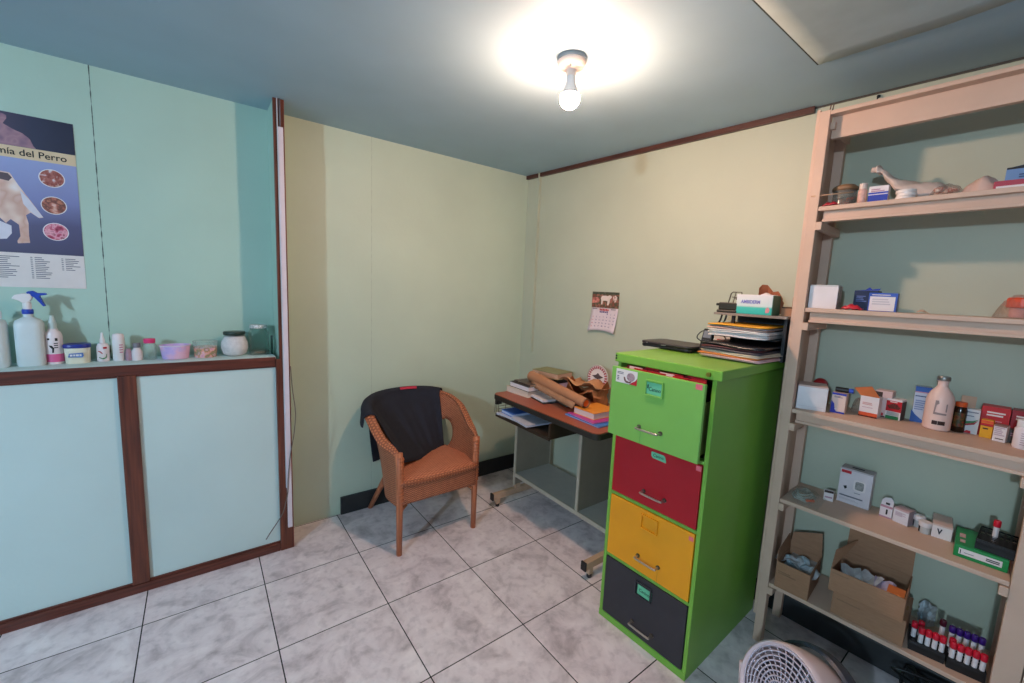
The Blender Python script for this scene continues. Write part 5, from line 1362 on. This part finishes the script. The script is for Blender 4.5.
def rack(label, s, o, z, w, d, h, rot, nx, ny):
    t = thing('tube_rack', label, 'tube rack', place(s, o, z), RB + rot, 'tube racks')
    bm = B(); box(bm, -w/2, w/2, 0, d, 0, .006); obj('base', bm, M_blackm, t, bevel=.001)
    # perforated upper deck
    pts = []
    px_, py_ = w / nx, d / ny
    bm = B(); n = 10; r = min(px_, py_) * .40
    for i in range(nx):
        for j in range(ny):
            cx, cy = -w/2 + px_ * (i + .5), py_ * (j + .5)
            circ = [(cx + r * math.cos(2*PI*k/16), cy + r * math.sin(2*PI*k/16)) for k in range(16)]
            sqr = []
            for k in range(16):
                c, s_ = math.cos(2*PI*k/16), math.sin(2*PI*k/16); m_ = max(abs(c), abs(s_)); sqr.append((cx + px_/2 * c / m_, cy + py_/2 * s_ / m_))
            for zz in (h - .004, h):
                a = [bm.verts.new((x, y, zz)) for x, y in circ]; b = [bm.verts.new((x, y, zz)) for x, y in sqr]
                for k in range(16):
                    k2 = (k+1) % 16; bm.faces.new((a[k], a[k2], b[k2], b[k]))
    obj('perforated_deck', bm, M_blackm, t)
    bm = B()
    for zz in (h - .006, h * .45): box(bm, -w/2 - .001, w/2 + .001, -.001, .001, zz, zz + .006); box(bm, -w/2 - .001, w/2 + .001, d - .001, d + .001, zz, zz + .006)
    for x in (-w/2, w/2): box(bm, x - .0015, x + .0015, 0, d, 0, h)
    box(bm, -w/2, w/2, -.001, .001, 0, h * .8)
    obj('side_rails', bm, M_black, t)
    return t, (lambda i, j: (-w/2 + px_ * (i + .5), py_ * (j + .5)))
M_tg = mat('tube plastic', '#cfc4c4', .2, trans=.3, var=0)
M_tl = mat('white tube label', '#dcd4d6', .5, var=.08, scale=60)
M_rc = mat('red tube cap', '#d41a34', .35)
M_pc = mat('violet tube cap', '#3c1c74', .35)
M_dc = mat('dark maroon tube cap', '#4a1024', .35)
proto = {}
def test_tube(label, root, ij, z0, cap, group, hgt=.084):
    """first of each kind is built, the others are copies sharing its meshes"""
    v = root.matrix_basis @ Vector((ij[0], ij[1], z0))
    key = (cap.name, hgt)
    if key not in proto:
        t = thing('test_tube', label, 'test tube', v, root.rotation_euler[2], group)
        lt('tube_body', [(.0001, 0), (.004, .001), (.0062, .005), (.0062, hgt - .012)], M_tg, t, 14)
        bm = B(); wrap_print(bm, .0064, [[(-.0064 * 2.6 + .0064 * 5.2 * k / 10, .012), (-.0064 * 2.6 + .0064 * 5.2 * (k + 1) / 10, .012), (-.0064 * 2.6 + .0064 * 5.2 * (k + 1) / 10, hgt - .022), (-.0064 * 2.6 + .0064 * 5.2 * k / 10, hgt - .022)] for k in range(10)])
        obj('label', bm, M_tl, t, smooth=True)
        lt('cap', [(.0078, hgt - .022), (.0086, hgt - .021), (.0086, hgt - .002), (.0076, hgt), (.004, hgt), (.004, hgt - .003), (0, hgt - .003)], cap, t, 16)
        proto[key] = t; return t
    src = proto[key]
    c = src.copy(); COL.objects.link(c); c.location = v; c.rotation_euler = (0, 0, root.rotation_euler[2] + random.uniform(-.4, .4))
    tag(c, label, 'test tube', group)
    for ch in src.children:
        k = ch.copy(); COL.objects.link(k); k.parent = c
    return c
r0, at = rack('black perforated tube rack lying on the green carton', 2.588, .216, z + .0416, .082, .135, .034, -.05, 6, 9)
test_tube('red-capped test tube standing alone in the rack on the green carton', r0, at(2, 4), z + .0416 + .007 - r0.location.z, M_rc, 'test tubes')
bpy.context.view_layer.update()

# ---- bottom shelf
z = ZS[4]
def open_carton(name, label, s, o, z, w, d, h, rot, flaps, th=.004, m=M_card, closed=False):
    t = thing(name, label, 'cardboard box', place(s, o, z), RB + rot, 'cardboard boxes on the bottom shelf')
    bm = B()
    box(bm, -w/2, w/2, 0, d, 0, th)
    box(bm, -w/2, w/2, 0, th, th, h); box(bm, -w/2, w/2, d - th, d, th, h)
    box(bm, -w/2, -w/2 + th, th, d - th, th, h); box(bm, w/2 - th, w/2, th, d - th, th, h)
    if closed: box(bm, -w/2 + .001, w/2 - .001, .001, d - .001, h - th, h - .0005)
    obj('box_body', bm, m, t, bevel=.0008)
    for nm, base, tip in flaps:
        bm = B(); a, b = [Vector(v) for v in base]; c, e = [Vector(v) for v in tip]
        n = (b - a).cross(c - b).normalized() * th * .7
        hexa(bm, [a, b, c, e], [a + n, b + n, c + n, e + n]); obj(nm, bm, m, t)
    return t
w, d, h = .118, .185, .112
t = open_carton('cardboard_box', 'open cardboard box of papers at the left of the bottom shelf', 2.088, .286, z, w, d, h, .04,
    [('rear_flap', ((-w/2, d, h), (w/2, d, h)), ((w/2 - .01, d + .012, h + .10), (-w/2 + .005, d + .012, h + .06))), ('left_flap', ((-w/2, 0, h), (-w/2, d, h)), ((-w/2 - .008, d, h + .05), (-w/2 - .006, 0.02, h + .035)))])
lines(t, -.05, .02, .06, .075, 2, mat('dark card print', '#8a6a50', .7), -.0008)
t = None
for k, (x, y, zz, rx, ry, rz, mm, lab) in enumerate(((2.080, .19, z + .098, .3, .15, .5, 'pale blue printed paper', 'crumpled pale printed leaflet in the left cardboard box'), (2.115, .21, z + .094, .2, -.2, -.2, 'pale grey paper', 'pale grey packet lying on the papers in the left box'), (2.045, .20, z + .096, -.2, .3, .1, 'white flyer', 'white flyer poking out of the left box edge'))):
    p = thing('leaflet', lab, 'leaflet', W(x, y, zz), RB + rz, 'leaflets in the boxes')
    bm = B(); rows = [[(-.042 + .084 * a / 8, -.035 + .07 * b / 6, .006 * math.sin(a * 1.3 + k) + .005 * math.cos(b * 1.4) + ry * (-.042 + .084 * a / 8) + rx * (-.035 + .07 * b / 6) * .5) for a in range(9)] for b in range(7)]
    grid(bm, rows); obj('folded_sheet', bm, mat(mm, ['#a9bcc4', '#b4b6b8', '#c4c2c4'][k], .5, var=.15, scale=40), p, solid=.001)
p = thing('paper_stack', 'stack of papers filling the left cardboard box', 'papers', W(2.089, .186, z + .006), RB + .03); bm = B()
for k in range(10): box(bm, -.050 + random.uniform(-.002, .002), .050, -.085, .085 + random.uniform(-.003, .003), .0005 + k * .0078, .0075 + k * .0078)
obj('sheets', bm, mat('mixed paper edges', '#b8b4b0', .7, var=.1), p)
# lower and upper stacked cartons
w, d, h = .208, .185, .100
t = open_carton('cardboard_box', 'closed cardboard box supporting the open box on the bottom shelf', 2.324, .270, z, w, d, h, .01, [], closed=True)
lines(t, -.09, -.02, .06, .066, 1, mat('dark card print', '#8a6a50', .7), -.0008, jag=0); bx('packing_tape', (-.1, .1, .08, .11, h, h + .0006), mat('brown packing tape', '#a07850', .25), t)
w, d, h = .212, .195, .088
t = open_carton('cardboard_box', 'open cardboard box with tall back flap stacked on the closed box', 2.314, .296, z + .1012, w, d, h, .03,
    [('tall_back_flap', ((-w/2 + .012, d, h), (w/2 - .002, d, h)), ((w/2 - .004, d + .012, h + .135), (-w/2 + .014, d + .012, h + .135))),
     ('left_flap', ((-w/2, .0, h), (-w/2, d, h)), ((-w/2 + .045, d - .02, h + .07), (-w/2 + .0, .05, h + .055)))])
lines(t, -.1, -.05, .070, .076, 1, mat('dark card print', '#8a6a50', .7), -.0008, jag=0)
bx('orange_patch', (w/2 - .052, w/2 - .006, .004, .06, h + .0005, h + .002), mat('orange cardboard print', '#d0743c', .6), t)
for k, (x, y, rz, m, lab) in enumerate(((-.05, .05, .3, 'pale grey paper', 'pale folded leaflet at the left inside the stacked open box'), (.0, .06, -.2, 'white flyer', 'white folded leaflet at the middle inside the stacked open box'), (.045, .05, .1, 'lilac flyer', 'lilac folded leaflet at the right inside the stacked open box'))):
    v = t.matrix_basis @ Vector((x, y, .062))
    p = thing('leaflet', lab, 'leaflet', v, RB + rz, 'leaflets in the boxes')
    bm = B(); rows = [[(-.03 + .06 * a / 6, -.04 + .08 * b / 6, .006 * math.sin(a * 1.3 + k) + .1 * (-.04 + .08 * b / 6) + .015) for a in range(7)] for b in range(7)]
    grid(bm, rows); obj('folded_sheet', bm, mat(m, ['#b4b6b8', '#c4c2c4', '#b0a8c4'][k], .5, var=.15, scale=40), p, solid=.0015)
    bm = B(); box(bm, -.028, .028, -.038, .038, -.054, .004); obj('leaflet_stack', bm, mat('mixed paper edges', '#b8b4b0', .7, var=.1), p)
# crumpled paper right of the stack
t = thing('crumpled_wrapper', 'pale crumpled wrapper between the stacked boxes and tube racks', 'wrapper', place(2.462, .045, z), RB)
bm = B(); rows = [[(-.02 + .045 * a / 7 + rnd.uniform(-.003, .003), .02 * math.sin(a) + rnd.uniform(-.004, .004), .002 + .095 * b / 8 * (1 - .25 * abs(a - 4) / 4)) for a in range(8)] for b in range(9)]
grid(bm, rows); obj('film', bm, mat('pale wrapper', '#c4cccf', .3, var=.15, scale=30), t, solid=.001)
# tube racks
r1, at1 = rack('left black tube rack on the bottom shelf', 2.485, .250, z, .086, .10, .036, .12, 5, 5)
r2, at2 = rack('right black tube rack on the bottom shelf beside the post', 2.578, .245, z, .086, .10, .036, .14, 5, 5)
G = 'test tubes'
ords = ['first', 'second', 'third', 'fourth', 'fifth']
for i in range(5):
    test_tube('red-capped tube, %s from left in the front row of the left rack' % ords[i], r1, at1(i, 0 if i else 1), .007 + (-.012 if i == 0 else 0) * 0, M_rc, G)
test_tube('red-capped tube standing behind the second tube of the left rack', r1, at1(1, 2), .007, M_rc, G)
test_tube('taller tube with dark maroon cap at the back right of the left rack', r1, at1(4, 3), .007, M_dc, G, .110)
for i in range(5):
    test_tube('red-capped tube, %s from left in the front row of the right rack' % ords[i], r2, at2(i, 0), .007, M_rc, G)
for i in range(5):
    test_tube('violet-capped tube, %s from left at the back of the right rack' % ords[i], r2, at2(i, 3), .007, M_pc, G, .104)
test_tube('red-capped tube standing behind the first front tube of the right rack', r2, at2(0, 1), .007, M_rc, G)

# ------------------------------------------------------------------ tangled black cables under the shelf
t = thing('power_cable', 'tangle of black cables with adapter under the right end of the shelf', 'cable', W(2.52, .15, 0), RB)
bm = B(); r_ = random.Random(5); pts = []
for k in range(16): pts.append((r_.uniform(-.12, .08), r_.uniform(-.09, .12), .012 + .11 * r_.random() * (1 if k not in (0, 15) else 0)))
tube(bm, cr(pts, 160), .0055, 6); obj('cable_coils', bm, M_black, t, smooth=True)
bx('adapter_block', (-.06, .03, -.03, .04, 0, .05), M_blackm, t, .006)

# ------------------------------------------------------------------ wall calendar
t = thing('wall_calendar', 'small wall calendar with red and white animal picture on the right wall', 'calendar', W(.825, .004, 1.236), RB)
def sheet_grid(z0, z1, curl, x0=-.108, x1=.106, skew=.010, y0=0.):
    rows = []
    for i in range(9):
        b = i / 8; r = []
        for j in range(9):
            a = j / 8; z_ = z0 + (z1 - z0) * b
            r.append((x0 + (x1 - x0) * a + skew * (b - 1) * -1 * -1 * (1 if z1 < .2 else 0), y0 - curl * (1 - b) ** 2 * (1 - (2 * a - 1) ** 2 * -.6), z_ + (.012 * ((2 * a - 1) ** 2 - 0) * -1 * (1 - b) ** 2 if curl else 0)))
        rows.append(r)
    return rows
bm = B(); grid(bm, sheet_grid(.004, .155, .014)); pg = obj('date_sheet', bm, mat('lilac white paper', '#dccbd0', .55, var=.03), t, smooth=True, solid=.0008)
bm = B(); box(bm, -.108, .106, -.0035, 0, .153, .256); pc = obj('picture_sheet', bm, blotch_material('meadow picture', ['#4c3a30', '#8a4a3c', '#3c4a34', '#a8685a', '#5a3a30'], 26), t)
bm = B(); prism(bm, [(-.035, .215), (-.026, .230), (.0, .233), (.02, .230), (.034, .236), (.048, .232), (.052, .222), (.044, .214), (.038, .208), (.036, .186), (.028, .170), (.018, .172), (.020, .198), (.0, .200), (-.018, .198), (-.020, .175), (-.030, .174), (-.030, .198)], -.0045, -.0034); obj('white_animal', bm, mat('white animal print', '#e4d2c8', .5), pc)
bm = B(); prism(bm, [(.062, .228), (.080, .235), (.094, .225), (.090, .205), (.078, .190), (.066, .205)], -.0045, -.0034); obj('pale_animal', bm, blotch_material('pale animal print', ['#d8b8a8', '#e8d8d0', '#a87868'], 60), pc)
bm = B(); prism(bm, [(-.105, .215), (-.06, .222), (-.045, .205), (-.05, .188), (-.105, .180)], -.0042, -.0034); obj('pink_flowers', bm, blotch_material('pink flower print', ['#b85a58', '#d88a7c', '#8a4440'], 50), pc)
bx('dark_foliage', (-.106, .104, -.0040, -.0034, .240, .255), blotch_material('dark foliage print', ['#2c3428', '#4a5240', '#3a3430'], 40), pc)
def header(x0, x1, z0, z1, n, m, y):
    bm = B(); st = (x1 - x0) / n
    for k in range(n): box(bm, x0 + k * st, x0 + (k + .72) * st, y - .0007, y, z0, z1 - (.2 * (z1 - z0) if k % 2 else 0))
    obj('lettering', bm, m, t)
header(-.038, .038, .134, .147, 6, M_red, -.0045); header(-.036, .034, .121, .131, 5, mat('purple ink', '#5a4a80', .5), -.0052)
header(-.094, -.058, .142, .148, 5, M_greyink, -.0045); header(.054, .090, .142, .148, 5, M_greyink, -.0045)
for r_i in range(5):
    ft = (.112 - r_i * .020)
    b_ = (ft - .004) / .151
    yy = -.014 * (1 - b_) ** 2 * 1.0 - .004
    for c_i in range(7):
        dnum = r_i * 7 + c_i - 3
        if 1 <= dnum <= 30:
            a_ = .13 + .74 * c_i / 6
            yy2 = -.014 * (1 - b_) ** 2 * (1 + .6 * (2 * a_ - 1) ** 2) - .0012
            text(t, str(dnum), (-.085 + .028 * c_i - .010 * (1 - b_), yy2, ft - .012 * (2 * a_ - 1) ** 2 * (1 - b_) ** 2), .011 if dnum > 9 else .005, M_red if c_i == 0 else mat('purple ink', '#5a4a80', .5), size=.012, name='date_number')
bm = B(); tube(bm, [(0, -.002, .250), (0, -.012, .252)], .002, 6); obj('hanging_nail', bm, M_chrome, t)

# small hook on the wall above the shelf unit
t = thing('wall_hook', 'tiny dark hook on the wall above the shelf unit top', 'hook', W(2.085, .002, 2.285), RB)
bm = B(); tube(bm, cr([(0, 0, .02), (0, -.012, .02), (0, -.016, .006), (0, -.010, -.002)], 12), .0025, 6); obj('hook_wire', bm, M_blackm, t, smooth=True); bm = B(); cyl(bm, (0, -.003, .02), (0, .002, .02), .006); obj('hook_base', bm, M_blackm, t)

# ------------------------------------------------------------------ floor fan
FC = Vector((1.320, -1.800, .182))
t = thing('floor_fan', 'round pinkish white floor fan with grey carrying handle in the foreground', 'fan', (FC.x, FC.y, 0))
ax = Vector((-.80, .36, .38)).normalized()
zq = ax.to_track_quat('Z', 'Y').to_matrix().to_4x4()
Mf = Matrix.Translation((0, 0, FC.z)) @ zq
M_fan = mat('pinkish white fan plastic', '#dfc9cb', .35, var=.02)
M_fgrey = mat('lilac grey grille', '#c9bfcc', .4, var=.02)
R_ = .150
bm = B(); lathe(bm, [(R_ - .014, .062), (R_ - .006, .070), (R_, .066), (R_ + .003, .045), (R_ + .004, .010), (R_ - .002, -.060), (R_ - .014, -.105), (R_ - .034, -.118), (R_ - .034, -.110), (R_ - .020, -.09), (R_ - .012, .0), (R_ - .014, .062)], 56, Mf, caps=False); obj('housing', bm, M_fan, t, smooth=True, auto=50)
bm = B()
for k in range(9):
    rr = .022 + k * .0140
    zz = .074 - .012 * (rr / .13) ** 2
    tube(bm, [Mf @ Vector((rr * math.cos(2*PI*i/48), rr * math.sin(2*PI*i/48), zz)) for i in range(48)], .0026, 6, closed=True)
for k in range(28):
    a = 2*PI*k/28
    pts = [Mf @ Vector((rr * math.cos(a + (rr - .02) * 3.2), rr * math.sin(a + (rr - .02) * 3.2), .071 - .012 * (rr / .13) ** 2)) for rr in [.02 + i * .0168 for i in range(8)]]
    tube(bm, pts, .0022, 5)
obj('front_grille', bm, M_fgrey, t, smooth=True)
bm = B(); lathe(bm, [(0, .079), (.018, .077), (.022, .070), (.022, .06), (0, .06)], 24, Mf); obj('grille_centre', bm, M_fgrey, t, smooth=True, auto=40)
bm = B()
for k in range(5):
    a0 = 2*PI*k/5; rows = []
    for i in range(7):
        rr = .02 + .098 * i / 6; r = []
        for j in range(5):
            a = a0 + (j / 4) * (.75 + .25 * i / 6) + .25 * i / 6
            r.append(Mf @ Vector((rr * math.cos(a), rr * math.sin(a), .028 - .024 * j / 4 + .004 * i / 6)))
        rows.append(r)
    grid(bm, rows)
lathe(bm, [(0, .04), (.02, .038), (.024, -.02), (0, -.02)], 20, Mf)
obj('blades', bm, mat('dark fan blades', '#4a4650', .4), t, smooth=True, solid=.002)
bm = B(); lathe(bm, [(0, -.098), (.05, -.098), (.052, -.110), (.03, -.126), (0, -.128)], 28, Mf)
for k in range(6):
    rr = .06 + k * .0105
    tube(bm, [Mf @ Vector((rr * math.cos(2*PI*i/40), rr * math.sin(2*PI*i/40), -.112)) for i in range(40)], .0028, 5, closed=True)
for k in range(12):
    a = 2*PI*k/12; tube(bm, [Mf @ Vector((rr * math.cos(a), rr * math.sin(a), -.112)) for rr in (.045, .120)], .0025, 5)
obj('rear_grille', bm, M_fgrey, t, smooth=True, auto=50)
# carrying handle wrapping the back of the housing
bm = B()
pts = []; rs = []
for k in range(25):
    a = math.radians(-75 + 150 * k / 24); 
    e = math.sin(PI * k / 24)
    v = Vector(((R_ - .002 + .016 * e ** .6) * math.cos(a), (R_ - .002 + .016 * e ** .6) * math.sin(a), -.070))
    pts.append(v)
# local "up" of the disc: find the rotation that brings world up to +x of the profile
up_l = (zq.inverted() @ Vector((0, 0, 1))); ang = math.atan2(up_l.y, up_l.x)
Rm = Mf @ Matrix.Rotation(ang, 4, 'Z')
rows = []
for k, v in enumerate(pts):
    d_ = Vector((v.x, v.y, 0)).normalized()
    w_ = .030
    rows.append([Rm @ (v + d_ * o_ + Vector((0, 0, zz_))) for o_, zz_ in ((0, w_), (.010, w_ * .8), (.012, 0), (.010, -w_ * .8), (0, -w_), (-.004, 0))])
V = grid(bm, rows, closed_u=True); bm.faces.new(V[0]); bm.faces.new(list(reversed(V[-1])))
obj('carrying_handle', bm, mat('dark blue grey plastic', '#3f4450', .4), t, smooth=True, auto=50)
# stand
bm = B()
sd = Vector((0, 1, 0))
for s_ in (-1, 1):
    tube(bm, [sd * s_ * (R_ + .012) + Vector((-.0, 0, FC.z)), sd * s_ * (R_ + .014) + Vector((.02, 0, .09)), sd * s_ * (R_ - .01) + Vector((.06, 0, .012))], .012, 8)
    tube(bm, [sd * s_ * (R_ - .01) + Vector((.10, 0, .012)), sd * s_ * (R_ - .02) + Vector((-.11, 0, .012))], .012, 8)
tube(bm, [sd * -(R_ - .015) + Vector((.09, 0, .012)), sd * (R_ - .015) + Vector((.09, 0, .012))], .012, 8)
obj('stand', bm, M_fan, t, smooth=True)

# ------------------------------------------------------------------ light
wd = bpy.data.worlds.new('room fill'); SC.world = wd; wd.use_nodes = True
bg = wd.node_tree.nodes['Background']; bg.inputs[0].default_value = (.62, .78, .88, 1); bg.inputs[1].default_value = .2
l = bpy.data.lights.new('second bulb', 'POINT'); l.energy = 225; l.color = (.59, .81, 1.); l.shadow_soft_size = .07
lo = bpy.data.objects.new('second_bulb_light', l); lo.location = (-2.9, -2.6, 2.0); COL.objects.link(lo)

# ------------------------------------------------------------------ camera
cam = bpy.data.cameras.new('camera'); co = bpy.data.objects.new('camera', cam); COL.objects.link(co)
f_, yw, pt, rl = 415.207, .64729, .126065, .0442786
cam.sensor_fit = 'HORIZONTAL'; cam.sensor_width = 36; cam.lens = f_ / 1024 * 36; cam.clip_start = .02
cy_, sy_, cp, sp = math.cos(yw), math.sin(yw), math.cos(pt), math.sin(pt)
fw = Vector((sy_ * cp, cy_ * cp, -sp)); rt = Vector((cy_, -sy_, 0)); up = rt.cross(fw)
r2 = rt * math.cos(rl) + up * math.sin(rl); u2 = up * math.cos(rl) - rt * math.sin(rl)
co.matrix_world = Matrix(((r2.x, u2.x, -fw.x, -.444273 * TILE), (r2.y, u2.y, -fw.y, -4.845006 * TILE), (r2.z, u2.z, -fw.z, 3.302038 * TILE), (0, 0, 0, 1)))
SC.camera = co
vs = SC.view_settings
vs.view_transform = 'Standard'; vs.look = 'None'; vs.gamma = 1; vs.use_curve_mapping = False; vs.exposure = 0.
SC.display_settings.display_device = 'sRGB'
